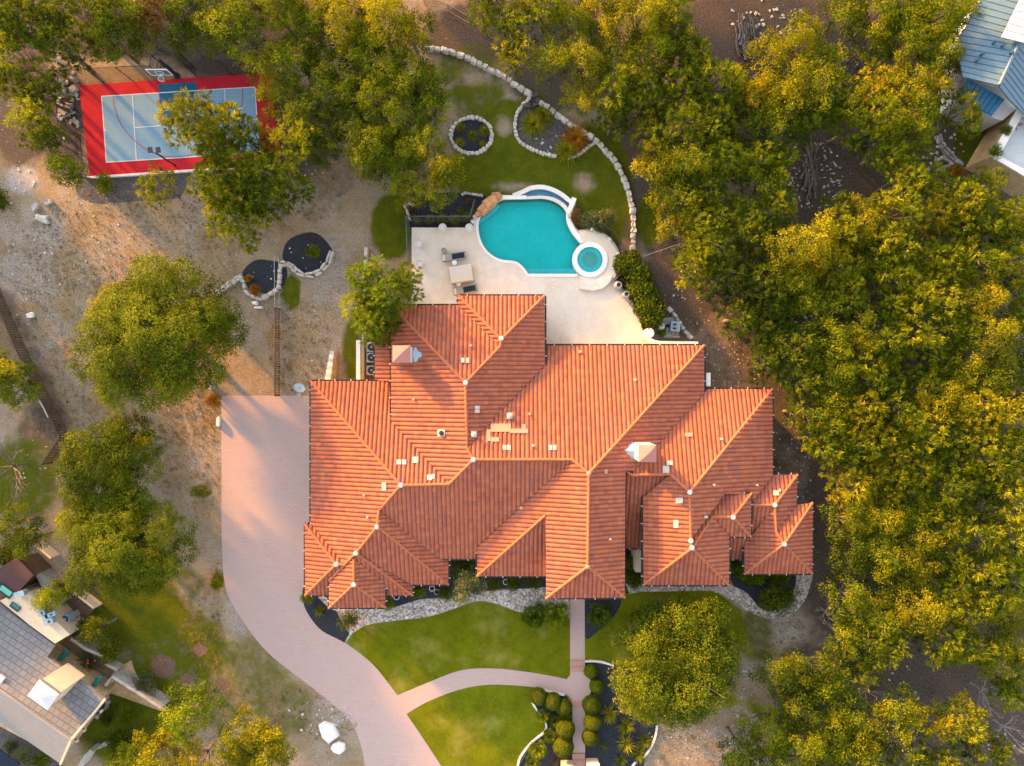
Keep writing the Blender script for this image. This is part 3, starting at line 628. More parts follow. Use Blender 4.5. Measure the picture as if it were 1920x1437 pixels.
def slopebox(f, px, py, wpx, hpx, th, m, name, rise=0.0):
    """flat box lying on a roof slope, size in photo pixels"""
    mb = MB(); cs = [(px - wpx / 2, py - hpx / 2), (px + wpx / 2, py - hpx / 2), (px + wpx / 2, py + hpx / 2), (px - wpx / 2, py + hpx / 2)]
    b = [onface(f, *c, dz=.02) for c in cs]; t = [v + Vector((0, 0, th + .08)) for v in b]
    mb.add(b + t, [(4, 7, 6, 5), (0, 1, 5, 4), (1, 2, 6, 5), (2, 3, 7, 6), (3, 0, 4, 7)])
    return mb.build(name, M[m], house)
# pairs of cream vents on the slopes
for f, px, py, w_, h_ in [('B1', 868, 676, 6, 9), ('B1', 877, 676, 6, 9), ('E1', 946, 839, 6.5, 9), ('E1', 954, 839, 6.5, 9), ('E1', 1032, 839, 6.5, 9), ('E1', 1040, 839, 6.5, 9), ('C1', 720.5, 908, 8, 7), ('C1', 720.5, 916, 8, 7), ('C2', 748, 866, 8, 9), ('C2', 758, 866, 8, 9), ('C2', 779, 862, 11, 11), ('C2', 806, 895, 9, 10), ('C2', 813, 893, 5, 8),
                         ('A3', 895, 764, 9, 6), ('A3', 895, 771, 9, 6), ('I3', 1266.5, 979, 9, 8), ('I3', 1266.5, 986.5, 9, 6), ('I3', 1273, 938.5, 13, 10), ('I1', 1255, 868, 11, 8), ('I1', 1248, 880, 12, 13), ('E1', 1190, 712, 5, 4), ('J1', 1454, 924, 10, 9), ('J1', 1461, 919, 4, 5), ('I2', 1323, 969, 6, 4)]:
    slopebox(f, px, py, w_, h_, .07, 'vent', 'roof_vent')
for f, px, py in [('A3', 889, 814), ('E1', 955.5, 780)]:
    fb = slopebox(f, px, py, 11, 12, .06, 'vent', 'flue_base'); mb = MB(); mb.lathe(onface(f, px, py, .2), [(.16, 0), (.17, .3), (.2, .32), (.03, .4)], 12); sub(mb.build('flue_cowl', M['vent']), fb)
fb = slopebox('B2', 827.5, 812, 14, 13, .06, 'vent', 'flue_base'); mb = MB(); mb.lathe(onface('B2', 828, 812, .16), [(.2, 0), (.2, .12), (.11, .13), (.1, .3)], 12); sub(mb.build('flue_cowl', M['black']), fb)
for f, px, py in [('B2', 776.5, 748.5), ('B1', 882.5, 649), ('E1', 993, 777), ('E1', 999, 836), ('C1', 683.5, 928), ('C1', 690, 969), ('E2', 1143.5, 1010), ('I1', 1351.5, 823.5), ('I2', 1337.5, 909), ('I2', 1417.5, 909), ('E1', 1087, 660)]:
    mb = MB(); mb.box(onface(f, px, py, .06), (.26, .22, .06)); mb.lathe(onface(f, px, py, .06), [(.07, 0), (.07, .32)], 8); mb.build('vent_pipe', M['vent'], house)
for f, px, py, w_, h_ in [('E1', 939, 802, 38, 15), ('E1', 973, 808, 34, 8), ('E1', 982, 800, 8, 9), ('E1', 916, 816, 7, 22), ('E1', 928, 824, 16, 8), ('E1', 1088, 660, 7, 6), ('I1', 1291, 815, 14, 7), ('E2', 1136, 884, 6, 8), ('E3', 977, 952, 6, 6)]:
    ch = slopebox(f, px, py, w_, h_, .07, 'newtile', 'bare_tile_patch')
# the two chimneys
def chimney(px0, py0, px1, py1, ztop, f, label_cricket):
    zt = ztop; a = P(px0, py0, zt); b = P(px1, py1, zt); cx, cy = (a.x + b.x) / 2, (a.y + b.y) / 2; sx, sy = abs(b.x - a.x) - .10, abs(a.y - b.y) - .10
    mb = MB().box((cx, cy, zt / 2 + 1.9), (sx, sy, zt - 3.8)); ch = mb.build('chimney', M['chimneywhite'], house)
    cm = MB(); q = [Vector((cx + sx_ * (sx / 2 + .05), cy + sy_ * (sy / 2 + .05), zt)) for sx_, sy_ in ((-1, -1), (1, -1), (1, 1), (-1, 1))]
    cm.add(q + [v - Vector((0, 0, .1)) for v in q] + [Vector((cx, cy, zt + .34))], [(0, 1, 8), (1, 2, 8), (2, 3, 8), (3, 0, 8), (0, 4, 5, 1), (1, 5, 6, 2), (2, 6, 7, 3), (3, 7, 4, 0), (7, 6, 5, 4)])
    sub(cm.build('chimney_cap', M['copper']), ch)
    return cx, cy, sx, sy, ch
cx, cy, sx, sy, ch = chimney(736, 648, 769, 680, 7.2, 'B2', '')
mb = MB(); zc = facez('B2', 770, 664); r0 = cx + sx / 2
mb.add([(r0, cy - sy / 2 - .1, zc - .1), (r0, cy + sy / 2 + .1, zc - .1), (r0, cy, zc + .62), (r0 + 1.1, cy, facez('B2', 785, 664) + .16), (r0 + .15, cy - sy / 2 - .25, zc + .1), (r0 + .15, cy + sy / 2 + .25, zc + .1)], [(2, 4, 3), (2, 3, 5), (0, 4, 2), (1, 2, 5)]); sub(mb.build('chimney_cricket', M['galv']), ch)
cx, cy, sx, sy, ch = chimney(1197, 834, 1231, 867, 8.5, 'I1', '')
mb = MB(); zc = facez('E2', 1190, 848); l0 = cx - sx / 2
mb.add([(l0, cy - sy / 2 - .1, zc - .1), (l0, cy + sy / 2 + .1, zc - .1), (l0, cy, zc + .62), (l0 - .9, cy, facez('E2', 1178, 845) + .16), (l0 - .1, cy - sy / 2 - .2, zc + .1), (l0 - .1, cy + sy / 2 + .2, zc + .1)], [(2, 3, 4), (2, 5, 3), (0, 2, 4), (1, 5, 2)]); sub(mb.build('chimney_cricket', M['galv']), ch)
# walls under the eaves
for (a, b, c, d_), zt in [((733, 573, 1022, 800), 4.15), ((1026, 650, 1320, 905), 3.55), ((583, 715, 745, 985), 3.10), ((595, 960, 841, 1096), 3.2), ((580, 990, 680, 1113), 3.12), ((630, 1000, 774, 1114), 3.08), ((617, 1060, 723, 1140), 3.62), ((895, 885, 1168, 1080), 3.98), ((1025, 1050, 1170, 1121), 5.95), ((720, 912, 895, 1048), 3.64), ((1206, 900, 1366, 1097), 4.78), ((1290, 730, 1448, 892), 3.36), ((1396, 955, 1523, 1075), 3.36), ((1400, 890, 1495, 1010), 3.3), ((1150, 893, 1220, 1022), 3.02), ((1360, 990, 1400, 1044), 2.8), ((860, 556, 1020, 650), 4.1), ((706, 632, 740, 712), 2.7)]:
    p, q = P(a, b, zt), P(c, d_, zt); i = .55
    MB().box(((p.x + q.x) / 2, (p.y + q.y) / 2, zt / 2), (abs(q.x - p.x) - 2 * i, abs(p.y - q.y) - 2 * i, zt)).build('wall', M['cream'], house)
MB().box(P(1195, 1042, 1.2), (.7, 2.2, 2.4)).build('porch_column', M['cream'], house)
MB().box(P(1321, 712, 2.2), (.35, 1.1, 2.4)).build('corner_pier', M['white'], house)
# ------------------------------------------------------------------ sports court
court = thing('sports_court', 'red and blue tiled sports court with white lines at the upper left', 'sports court', tuple(P(330, 240, 0)))
ZC = .2
MB().prism(PL([(148, 160), (505, 137), (527, 308), (168, 331)], ZC), 0, ZC).build('surface', M['courtred'], court)
MB().prism(PL([(190.5, 181), (477.5, 163.5), (487, 286.5), (199.4, 304.6)], ZC + .004), ZC + .004, ZC + .004).build('playing_area', M['courtblue'], court)
MB().prism(PL([(297, 158.6), (368.4, 154.3), (374, 231), (302, 235.5)], ZC + .008), ZC + .008, ZC + .008).build('key_area', M['key'], court)
def line(pts, z, wd=1.6, m='lineblue', name='court_line'):
    mb = MB(); band(mb, pts, wd, z, z); return mb.build(name, M[m], court)
zl = ZC + .012
for i, pts in enumerate([[(190, 181), (478, 163.5)], [(190.5, 180.5), (199.4, 305)], [(199, 304.6), (487.5, 286.5)], [(477.5, 163), (487, 287)], [(248, 177.5), (255.5, 301)], [(421, 167), (427.5, 290.5)], [(252, 239.6), (302, 236)], [(374, 231), (424, 228)], [(199.4, 246), (195.5, 242.3)], [(478, 225), (482, 225)]]):
    line(pts, zl + .0015 * i)
line(curve([(212, 181), (214, 200), (227, 234), (250.5, 262), (280.5, 284), (317, 294), (356, 291), (395, 276), (424, 250), (442, 222), (453, 197), (455, 166)], False, 6), zl + .02, 1.0, 'redline', 'three_point_line')
for x, y in [(296, 190), (372, 186)]: line([(x - 2.5, y), (x + 2.5, y)], zl + .023, 5, 'terracotta', 'lane_mark')
mb = MB(); band(mb, [(158, 333.5), (340, 321), (527, 309.5)], 4, 0, .3); tag(mb.build('court_kerb', M['white']), 'white concrete kerb along the lower edge of the sports court', 'kerb')
# court fence: posts, rails and netting
def fence_run(pts, h, name, label, cat, post_m, every=60, rail=True, net=None, r=.04, slats=None, group=None):
    t = thing(name, label, cat, tuple(P(*pts[0], 0)), 0, group)
    for a, b in zip(pts, pts[1:]):
        A, B = P(*a), P(*b); e = B - A; n = max(1, round(e.length / (every * K)))
        for i in range(n + (1 if b == pts[-1] else 0)):
            p = A + e * i / n; MB().tube([p, p + Vector((0, 0, h))], r, 6).build('post', post_m, t)
        if rail:
            for z in ((h,) if rail == 1 else (h, .25)): MB().tube([A + Vector((0, 0, z)), B + Vector((0, 0, z))], r * .8, 5).build('rail', post_m, t)
        if net is not None:
            m = MB(); m.add([A, B, B + Vector((0, 0, h)), A + Vector((0, 0, h))], [(0, 1, 2, 3)]); m.build('netting', net, t)
        if slats:
            m = MB(); n = int(e.length / slats[0])
            for i in range(n):
                p = A + e * (i + .5) / n; m.box(p + Vector((0, 0, h * .52)), (slats[1], slats[2], h * .96), math.atan2(e.y, e.x))
            m.box((A + B) / 2 + Vector((0, 0, .3)), (e.length, .04, .07), math.atan2(e.y, e.x)); m.box((A + B) / 2 + Vector((0, 0, h - .15)), (e.length, .04, .07), math.atan2(e.y, e.x))
            m.build('pickets', slats[3], t)
    return t
fence_run([(147, 258), (141, 159), (250, 153), (311, 151), (315, 132), (366, 128), (370, 146), (500, 137)], 2.9, 'court_fence', 'tall black netting fence behind the sports court', 'fence', M['black'], 55, 1, M['netting'])
fence_run([(152, 255), (160, 330)], 1.0, 'low_court_fence', 'low dark fence along the left edge of the sports court', 'fence', M['black'], 40, 2, M['netting'])
hp = thing('basketball_hoop', 'basketball hoop with a clear backboard and black padded pole at the court edge', 'basketball hoop', tuple(P(332, 143, ZC)))
B0 = P(332, 143, ZC); bx, by = -28.81, 25.38
mb = MB().tube([B0, B0 + Vector((0, 0, 1.9))], .17, 10); mb.lathe(B0, [(.3, 0), (.3, .1), (.17, .12)], 12); mb.build('pole_padding', M['black'], hp)
MB().box((B0.x, B0.y, 2.6), (.15, .15, 1.7)).build('pole', M['black'], hp)
for dx in (-.12, .12): MB().tube([(B0.x + dx, B0.y, 3.3), (bx + dx, by + .08, 3.55)], .035, 6).build('arm', M['black'], hp)
for dx in (-.12, .12): MB().tube([(B0.x + dx, B0.y + .05, 2.6), (bx + dx, by + .08, 3.0)], .03, 6).build('arm', M['darkbronze'], hp)
m, n, b = newmat('tinted_backboard'); b.inputs["Base Color"].default_value = (.10, .17, .15, 1); b.inputs["Roughness"].default_value = .1
MB().box((bx, by, 3.35), (1.62, .03, 1.05)).build('backboard', m, hp)
mb = MB()
for (x, z, w_, h_) in [(0, 3.89, 1.78, .08), (0, 2.82, 1.78, .08), (-.85, 3.355, .08, 1.0), (.85, 3.355, .08, 1.0)]: mb.box((bx + x, by - .01, z), (w_, .06, h_))
mb.build('backboard_frame', M['white'], hp)
mb = MB()
for (x, z, w_, h_) in [(0, 3.53, .62, .05), (0, 3.03, .62, .05), (-.29, 3.28, .05, .45), (.29, 3.28, .05, .45)]: mb.box((bx + x, by - .03, z), (w_, .02, h_))
mb.build('target_square', M['lineblue'], hp)
rc = Vector((bx, by - .38, 3.05)); MB().tube([rc + Vector((.23 * math.cos(a), .23 * math.sin(a), 0)) for a in [2 * math.pi * i / 20 for i in range(21)]], .022, 6, caps=False).build('rim', M['white'], hp)
mb = MB()
for i in range(12):
    a = 2 * math.pi * i / 12
    for s_ in (1, -1):
        a2 = a + s_ * .5; mb.tube([rc + Vector((.23 * math.cos(a), .23 * math.sin(a), 0)), rc + Vector((.14 * math.cos(a2), .14 * math.sin(a2), -.42))], .012, 4)
mb.build('net', M['whitepot'], hp); MB().box((bx, by - .09, 3.05), (.18, .16, .06)).build('rim_bracket', M['white'], hp)
lp = thing('floodlight_pole', 'tall black floodlight pole with two lamp heads beside the sports court', 'light pole', tuple(P(330.6, 312, .2)))
L0 = P(330.6, 312, 0); MB().tube([L0, L0 + Vector((0, 0, 3.75))], .085, 8, .06).build('pole', M['black'], lp)
MB().tube([L0 + Vector((-.35, .05, 3.75)), L0 + Vector((.3, .0, 3.75))], .04, 6).build('crossarm', M['greymetal'], lp)
for dx in (-.35, .3):
    h_ = MB().box(L0 + Vector((dx, .18, 3.85)), (.34, .42, .14), .15, tilt=.12).build('lamp_head', M['black'], lp)
    sub(MB().box(L0 + Vector((dx, .18, 3.76)), (.26, .32, .03), .15).build('lens', M['greymetal']), h_)

# ------------------------------------------------------------------ things on the pool deck
def circ(x, y, z, prof, name, m, label, cat, group=None, n=20):
    o = MB().lathe((0, 0, 0), prof, n).build(name, M[m], None, True); o.location = P(x, y, z); return tag(o, label, cat, group)
for x, y, s_, lb in [(831, 429.5, 1, 'round white planter at the top deck edge, farther from the pool'), (880.7, 429.5, 1, 'round white planter at the top deck edge, nearest the pool'), (786, 459, .98, 'round white planter along the left deck edge, upper one'), (787, 496, .9, 'round white planter with a drain hole along the left deck edge, lower of the pair')]:
    t = thing('planter', lb, 'planter', P(x, y, ZD), 0, 'round white planters on the pool deck')
    mb = MB().lathe((0, 0, 0), [(.2 * s_, 0), (.30 * s_, .25), (.33 * s_, .5), (.345 * s_, .52), (.345 * s_, .56), (.31 * s_, .56), (.30 * s_, .48)], 22, False); part('pot', mb.mesh('pot', M['whitepot']), t)
    part('soil', MB().lathe((0, 0, 0), [(.30 * s_, .47), (.05, .50)], 20).mesh('soil', M['mortar']), t)
t = thing('grey_pot', 'small grey pot at the head of the upper sun lounger', 'pot', P(833, 471, ZD))
part('pot', MB().lathe((0, 0, 0), [(.15, 0), (.23, .2), (.22, .38), (.18, .38), (.17, .25)], 18, False).mesh('pot', M['greymetal']), t); part('soil', MB().lathe((0, 0, 0), [(.17, .25), (.02, .27)], 16).mesh('soil', M['concrete']), t)
def lounger(x, y, rz, label):
    t = thing('sun_lounger', label, 'sun lounger', P(x, y, ZD), rz, 'sun loungers on the pool deck')
    fr = MB()
    for sy in (-.3, .3): fr.box((0, sy, .27), (1.98, .06, .06))
    for sx in (-.96, .98): fr.box((sx, 0, .27), (.06, .66, .06))
    part('frame', fr.mesh('frame', M['greymetal']), t)
    for sx in (-.85, .85):
        for sy in (-.29, .29): part('leg', MB().box((sx, sy, .12), (.05, .05, .24)).mesh('leg', M['greymetal']), t)
    part('seat', MB().box((.3, 0, .34), (1.3, .62, .09)).mesh('seat', M['taupe']), t)
    part('towel', MB().box((.33, 0, .395), (1.05, .46, .02)).mesh('towel', M['darkcloth']), t)
    part('backrest', MB().box((-.55, 0, .42), (.5, .6, .07), tilt=.25).mesh('backrest', M['taupe']), t)
    part('headrest', MB().box((-.88, 0, .50), (.17, .56, .08), tilt=.25).mesh('headrest', M['beige']), t)
    for s_ in (-.31, .31): part('side_post', MB().box((-.9, s_, .5), (.3, .035, .05), tilt=.2).mesh('side_post', M['darkbronze']), t)
lounger(852.5, 482.5, R(9), 'grey sun lounger with a dark mat on the open deck, upper of the two')
lounger(873.5, 544.5, R(11), 'grey sun lounger with a dark mat close to the house roof, lower of the two')
for x, y, lb in [(853, 494.7, 'small round white side table between the upper lounger and the covered table'), (860.8, 534, 'small round white side table between the covered table and the lower lounger')]:
    t = thing('side_table', lb, 'side table', P(x, y, ZD), 0, 'round white side tables')
    part('table_top', MB().lathe((0, 0, 0), [(.19, .46), (.205, .47), (.205, .5), (.19, .51)], 20).mesh('table_top', M['white']), t); part('pedestal', MB().lathe((0, 0, 0), [(.14, 0), (.04, .05), (.04, .46)], 12).mesh('pedestal', M['white']), t)
t = thing('covered_table', 'square garden table under a pale beige fitted cover between the loungers', 'table')
cv = PL([(841, 501.5), (884, 495), (887, 525.5), (846.5, 531.5)], ZD + .75); lo_ = [Vector((p.x, p.y, 0)) for p in cv]; ct = sum(cv, Vector()) / 4
mb = MB(); bot = [Vector((ct.x + (p.x - ct.x) * 1.03, ct.y + (p.y - ct.y) * 1.03, ZD + .12)) for p in cv]; top2 = [Vector((ct.x + (p.x - ct.x) * .93, ct.y + (p.y - ct.y) * .93, ZD + .79)) for p in cv]
mb.add(cv + bot + top2, [(4, 5, 1, 0), (5, 6, 2, 1), (6, 7, 3, 2), (7, 4, 0, 3), (0, 1, 9, 8), (1, 2, 10, 9), (2, 3, 11, 10), (3, 0, 8, 11), (8, 9, 10, 11)]); mb.build('cover', M['beige'], t)
for p in bot: MB().box((p.x + (ct.x - p.x) * .06, p.y + (ct.y - p.y) * .06, ZD + .07), (.08, .08, .14)).build('leg', M['darkbronze'], t)
def lantern(x, y, z, rz, label):
    t = thing('white_fixture', label, 'pool light', P(x, y, z), rz, 'white fixtures round the pool edge')
    part('base', MB().box((0, 0, .05), (.34, .24, .10)).mesh('base', M['white']), t); part('lamp_body', MB().box((-.08, 0, .28), (.22, .22, .36), taper=.8).mesh('lamp_body', M['white']), t)
    part('glass_pane', MB().box((-.08, 0, .475), (.13, .13, .02)).mesh('glass_pane', M['galv']), t); part('bracket', MB().box((.15, .02, .2), (.16, .08, .24)).mesh('bracket', M['greymetal']), t); part('arm', MB().tube([(.2, 0, .3), (.3, .12, .1)], .03, 6).mesh('arm', M['black']), t)
for x, y, z, rz, lb in [(891, 408, ZD, -.3, 'white fixture beside the orange rock waterfall, farther from the fence'), (886.5, 415.5, ZD, .9, 'white fixture at the corner of the fence above the deck'), (1111, 431.5, 1.28, .1, 'white fixture at the upper rim of the hot tub terrace'), (1144, 451.5, 1.28, -.7, 'white fixture at the upper right rim of the hot tub terrace'), (1158.5, 479, 1.28, -1.4, 'white fixture at the right rim of the hot tub terrace'), (1145, 523.5, 1.28, .6, 'white fixture at the lower right rim of the hot tub terrace by the urns')]: lantern(x, y, z, rz, lb)
for x, y, lb in [(1157, 537.5, 'large grey urn with a black mouth, nearer the hot tub'), (1171.5, 554.5, 'large grey urn with a black mouth, farther from the hot tub')]:
    t = thing('urn', lb, 'urn', P(x, y, ZD), 0, 'grey urns at the deck edge')
    part('body', MB().lathe((0, 0, 0), [(.2, 0), (.34, .3), (.385, .6), (.33, .85), (.2, 1.0), (.2, 1.08), (.23, 1.1), (.19, 1.1), (.16, 1.0), (.16, .6)], 22, False).mesh('body', M['greymetal']), t)
    part('mouth', MB().lathe((0, 0, 0), [(.165, .95), (.02, .94)], 18).mesh('mouth', M['black']), t)
t = thing('rock_waterfall', 'orange sandstone rock waterfall at the upper left edge of the pool', 'rocks')
for x, y, a_, b__, h_, rz in [(899, 400, 10, 6, .5, .9), (908, 393, 13, 9, .8, .7), (917, 385, 13, 10, 1.0, .6), (925, 378, 10, 8, .9, .5), (931, 372, 10, 7, .7, .2), (903, 403, 7, 4, .3, .8), (914, 392, 9, 4, .5, .7), (926, 384, 9, 4, .45, .7), (936, 371.5, 6, 4, .5, .1)]:
    MB().stone(P(x, y, ZD - .2), a_ * K, b__ * K, h_ + .1, rz, .28).build('rock', M['orangestone'], t)
# fences of the pool deck
fence_run([(770, 497), (767.5, 416), (884, 416), (891.5, 386)], 1.25 + .9, 'pool_fence', 'dark iron fence enclosing the left corner of the pool deck', 'fence', M['railgreen'], 42, 2, None, .032, (.16, .022, .022, M['railgreen']))
fence_run([(1104, 428), (1122, 431), (1141, 441), (1157, 461), (1165, 487), (1160, 515), (1150, 530)], 2.2, 'terrace_railing', 'dark curved railing round the hot tub terrace', 'railing', M['darkbronze'], 30, 2, None, .03, (.16, .018, .018, M['darkbronze']))
fence_run([(1158, 528), (1178, 548), (1192, 572), (1203, 602), (1209, 632)], 2.0, 'deck_railing', 'dark railing between the pool deck and the hedge', 'railing', M['darkbronze'], 32, 2, None, .03, (.16, .018, .018, M['darkbronze']))
# white scroll wall and pump equipment
mb = MB(); band(mb, curve([(1211, 628), (1218, 637), (1230, 642.5), (1250, 644), (1309, 645)], False, 5), 8, 0, 2.1, side=0); mb.lathe(P(1209, 628, 0), [(.42, 0), (.42, 2.1), (.36, 2.14)], 18)
tag(mb.build('scroll_wall', M['white']), 'low white wall ending in a round scroll behind the pump equipment', 'wall')
sheet('equipment_pad', [(1213, 600), (1268, 594), (1274, 634), (1225, 636)], .1, M['concrete'], 'grey concrete slab under the pool pump equipment', 'slab', z0=0, smooth=False)
t = thing('pool_filter', 'round cream pool filter tank left of the blue heater', 'filter tank', P(1236.5, 613, .1))
part('tank', MB().lathe((0, 0, 0), [(.2, 0), (.31, .15), (.32, .8), (.2, 1.0), (.06, 1.03)], 18).mesh('tank', M['whitepot']), t); part('valve', MB().lathe((0, 0, 0), [(.08, 1.0), (.08, 1.12), (.03, 1.14)], 10).mesh('valve', M['greymetal']), t); part('clamp_band', MB().lathe((0, 0, 0), [(.33, .5), (.345, .53), (.33, .56)], 18, False).mesh('clamp_band', M['greymetal']), t)
t = thing('pool_heater', 'blue grey box shaped pool heater beside the white scroll wall', 'heater', P(1262, 614, .1), R(-4))
part('casing', MB().box((0, 0, .45), (.75, .8, .9)).mesh('casing', M['bluegrey']), t); part('lid', MB().box((0, 0, .93), (.8, .85, .06)).mesh('lid', M['galv']), t)
for dy in (-.18, .16): part('vent_grille', MB().box((-.08, dy, .975), (.3, .16, .03)).mesh('vent_grille', M['black']), t)
for x, y, lb in [(1221, 616.5, 'black pool pump left of the filter tank'), (1246, 614, 'black pool pump between the filter tank and the heater')]:
    t = thing('pool_pump', lb, 'pump', P(x, y, .1), .5, 'pool pumps'); part('motor', MB().tube([(-.22, 0, .2), (.12, 0, .2)], .12, 10).mesh('motor', M['black']), t); part('strainer', MB().lathe((.24, 0, 0), [(.13, 0), (.14, .3), (.05, .34)], 12).mesh('strainer', M['darkbronze']), t)
t = thing('pipework', 'white plastic pipework joining the pumps, filter and heater', 'pipes', P(1248, 628, .1))
for pts in [[(1231, 625), (1231, 629), (1262, 629), (1262, 622)], [(1243, 607), (1251, 607), (1251, 632), (1274, 632)], [(1249, 618), (1256, 618), (1256, 627)], [(1243, 619), (1243, 632), (1252, 632)]]: MB().tube(PL(pts, .35), .045, 6).build('pipe', M['white'], t)
# air conditioners in the slot left of the house
for i, y in enumerate((652, 671.5, 695)):
    t = thing('air_conditioner', 'white air conditioner beside the left house wall, ' + ('topmost', 'middle one', 'nearest the garage roof')[i], 'air conditioner', P(700, y, 0), 0, 'air conditioners beside the left house wall')
    part('casing', MB().box((0, 0, .42), (.86, .8, .84)).mesh('casing', M['whitepot']), t); part('fan_grille', MB().lathe((0, 0, 0), [(.33, .842), (.33, .875), (.1, .885)], 20).mesh('fan_grille', M['black']), t); part('fan_hub', MB().lathe((0, 0, 0), [(.09, .885), (.09, .90)], 10).mesh('fan_hub', M['greymetal']), t)
t = thing('satellite_dish', 'pale blue satellite dish on a bracket beside the garage roof', 'satellite dish', P(561, 741, 0))
dm = MB().lathe((0, 0, 0), [(.02, 0), (.25, .03), (.48, .13)], 22, False); dm.f[-1]
me = dm.mesh('reflector', plain('pale_blue_dish', (.42, .55, .62), .5, .06)); d_ = part('reflector', me, t); d_.location = (.42, .55, 1.5); d_.rotation_euler = (R(-38), R(35), 0)
part('pole', MB().tube([(0, 0, 0), (.02, .02, 1.1), (.38, .5, 1.45)], .035, 6).mesh('pole', M['greymetal']), t); part('foot', MB().lathe((0, 0, 0), [(.2, 0), (.2, .06)], 10).mesh('foot', M['concrete']), t)
part('feed_arm', MB().tube([(.38, .5, 1.4), (.75, .75, 1.95)], .02, 5).mesh('feed_arm', M['greymetal']), t)
# pots by the front wall
for x, y, lb in [(811, 1101, 'white rimmed pot in the mulch bed left of the grey green shrub, upper'), (820, 1107.5, 'pale blue rimmed pot in the mulch bed left of the grey green shrub, lower'), (948.5, 1089, 'white rimmed pot in front of the middle wing'), (745, 1117, 'white rimmed pot half under the left front eave')]:
    t = thing('rimmed_pot', lb, 'pot', P(x, y, 0), 0, 'rimmed pots along the house front')
    part('pot', MB().lathe((0, 0, 0), [(.16, 0), (.24, .3), (.25, .5), (.205, .5), (.2, .38)], 20, False).mesh('pot', M['white'] if 'pale' not in lb else M['galv']), t); part('soil', MB().lathe((0, 0, 0), [(.2, .40), (.02, .42)], 16).mesh('soil', M['mulch']), t)
# gate pillars at the bottom of the walkway
for x, y, lb in [(1062, 1436, 'square white stone pillar left of the bottom steps'), (1109.5, 1432, 'square white stone pillar right of the bottom steps')]:
    t = thing('gate_pillar', lb, 'pillar', P(x, y, 0), 0, 'stone pillars flanking the bottom steps')
    part('shaft', MB().box((0, 0, .48), (1.0, 1.0, .96)).mesh('shaft', M['cream']), t)
    cm = MB()
    for dx, dy, w_, h_ in ((0, .44, 1.08, .2), (0, -.44, 1.08, .2), (-.44, 0, .2, .68), (.44, 0, .2, .68)): cm.box((dx, dy, 1.03), (w_, h_, .14))
    part('cap', cm.mesh('cap', M['white']), t); part('cap_panel', MB().box((0, 0, .985), (.67, .67, .05)).mesh('cap_panel', M['greystone']), t)

# ------------------------------------------------------------------ stone edgings, walls, boulders
def stone_row(path, wpx, h, label, name='stone_edging', m='stone', closed=False, gap=1.0, rows=1, cat='stone edging', len_=1.35):
    pts = [P(*p) for p in (path + path[:1] if closed else path)]
    mb = MB(); acc = 0; seg = 0; stp = 0; ds = [0]
    for a, b in zip(pts, pts[1:]): ds.append(ds[-1] + (b - a).length)
    s = 0
    while s < ds[-1]:
        L = wpx * K * len_ * random.uniform(.75, 1.3); mid = s + L / 2
        j = min(range(len(ds) - 1), key=lambda k: 0 if ds[k] <= mid <= ds[k + 1] else 1 + abs(ds[k] - mid))
        e = pts[j + 1] - pts[j]; q = pts[j] + e * min(1, max(0, (mid - ds[j]) / max(e.length, 1e-6))); an = math.atan2(e.y, e.x); nn = Vector((-math.sin(an), math.cos(an), 0))
        for r_ in range(rows):
            off = (r_ - (rows - 1) / 2) * wpx * K / rows + random.uniform(-.05, .05) * wpx * K
            mb.stone(q + nn * off, L * .52, wpx * K * .5 / rows * random.uniform(.85, 1.2), h * random.uniform(.75, 1.2), an)
        s += L * gap
    return tag(mb.build(name, M[m]), label, cat)
stone_row(curve([(798, 93), (830, 96), (867, 107), (890.5, 118.6), (920.5, 133.6), (947, 147), (967, 162), (993, 178)], False, 5), 9.5, .5, 'long limestone wall curving across the top of the back lawn', 'stone_wall', cat='stone wall')
stone_row(curve([(1011, 194), (1034, 210), (1061, 230), (1084, 245), (1114, 264), (1134, 284), (1154, 307), (1168, 334), (1178, 364), (1186, 401), (1187, 434), (1186, 468)], False, 5), 9.5, .5, 'long limestone wall curving down the right side of the back lawn', 'stone_wall', cat='stone wall')
stone_row(ell(884, 255, 38.5, 33.5, 60), 7, .3, 'ring of small limestone blocks round the circular bed', closed=True, len_=1.0)
stone_row(curve([(997, 178), (990.7, 187), (973, 207), (966.5, 225), (965.6, 244), (970, 260), (979, 271), (1004, 284), (1025, 291), (1041, 294)], False, 4), 6.5, .3, 'limestone edging on the lawn side of the tall grass bed', len_=1.0)
stone_row(curve([(1064, 297), (1078, 294), (1090, 287), (1112, 270)], False, 4), 6, .25, 'short limestone edging below the orange grass clump', len_=1.0)
stone_row([(1001, 176), (1010, 196), (1000, 200), (985, 200)], 9, .4, 'pile of dark grey stones at the top of the tall grass bed', 'stone_pile', 'greymulch', rows=2, cat='stones')
stone_row(curve([(398, 570), (402, 556), (414, 546), (434, 532), (453, 520)], False, 4), 9, .4, 'weathered limestone edging running left from the fence bed', rows=2, m='stone')
stone_row(curve([(455, 522), (460, 536), (465, 549), (475, 556), (488, 561), (502, 555), (516, 547), (523, 540), (525, 521), (527, 500)], False, 4), 8, .4, 'limestone edging round the small bed split by the fence', rows=1)
stone_row(curve([(528, 496), (543, 496), (556, 508), (570, 515), (586, 516), (602, 509), (615, 495), (622, 478)], False, 4), 10, .45, 'broad limestone edging round the oval mulch bed', rows=2)
stone_row(curve([(758, 385), (764, 398), (769, 413)], False, 4), 5, .3, 'short limestone edging left of the bed above the deck', len_=1.0)
stone_row(curve([(866, 367), (873, 363), (885, 365), (905, 368)], False, 4), 5, .3, 'short limestone edging along the top of the bed above the deck', len_=.9)
stone_row(curve([(757, 386), (764, 383), (776, 385)], False, 4), 5, .3, 'few white stones at the left tip of the bed above the deck', len_=.9)
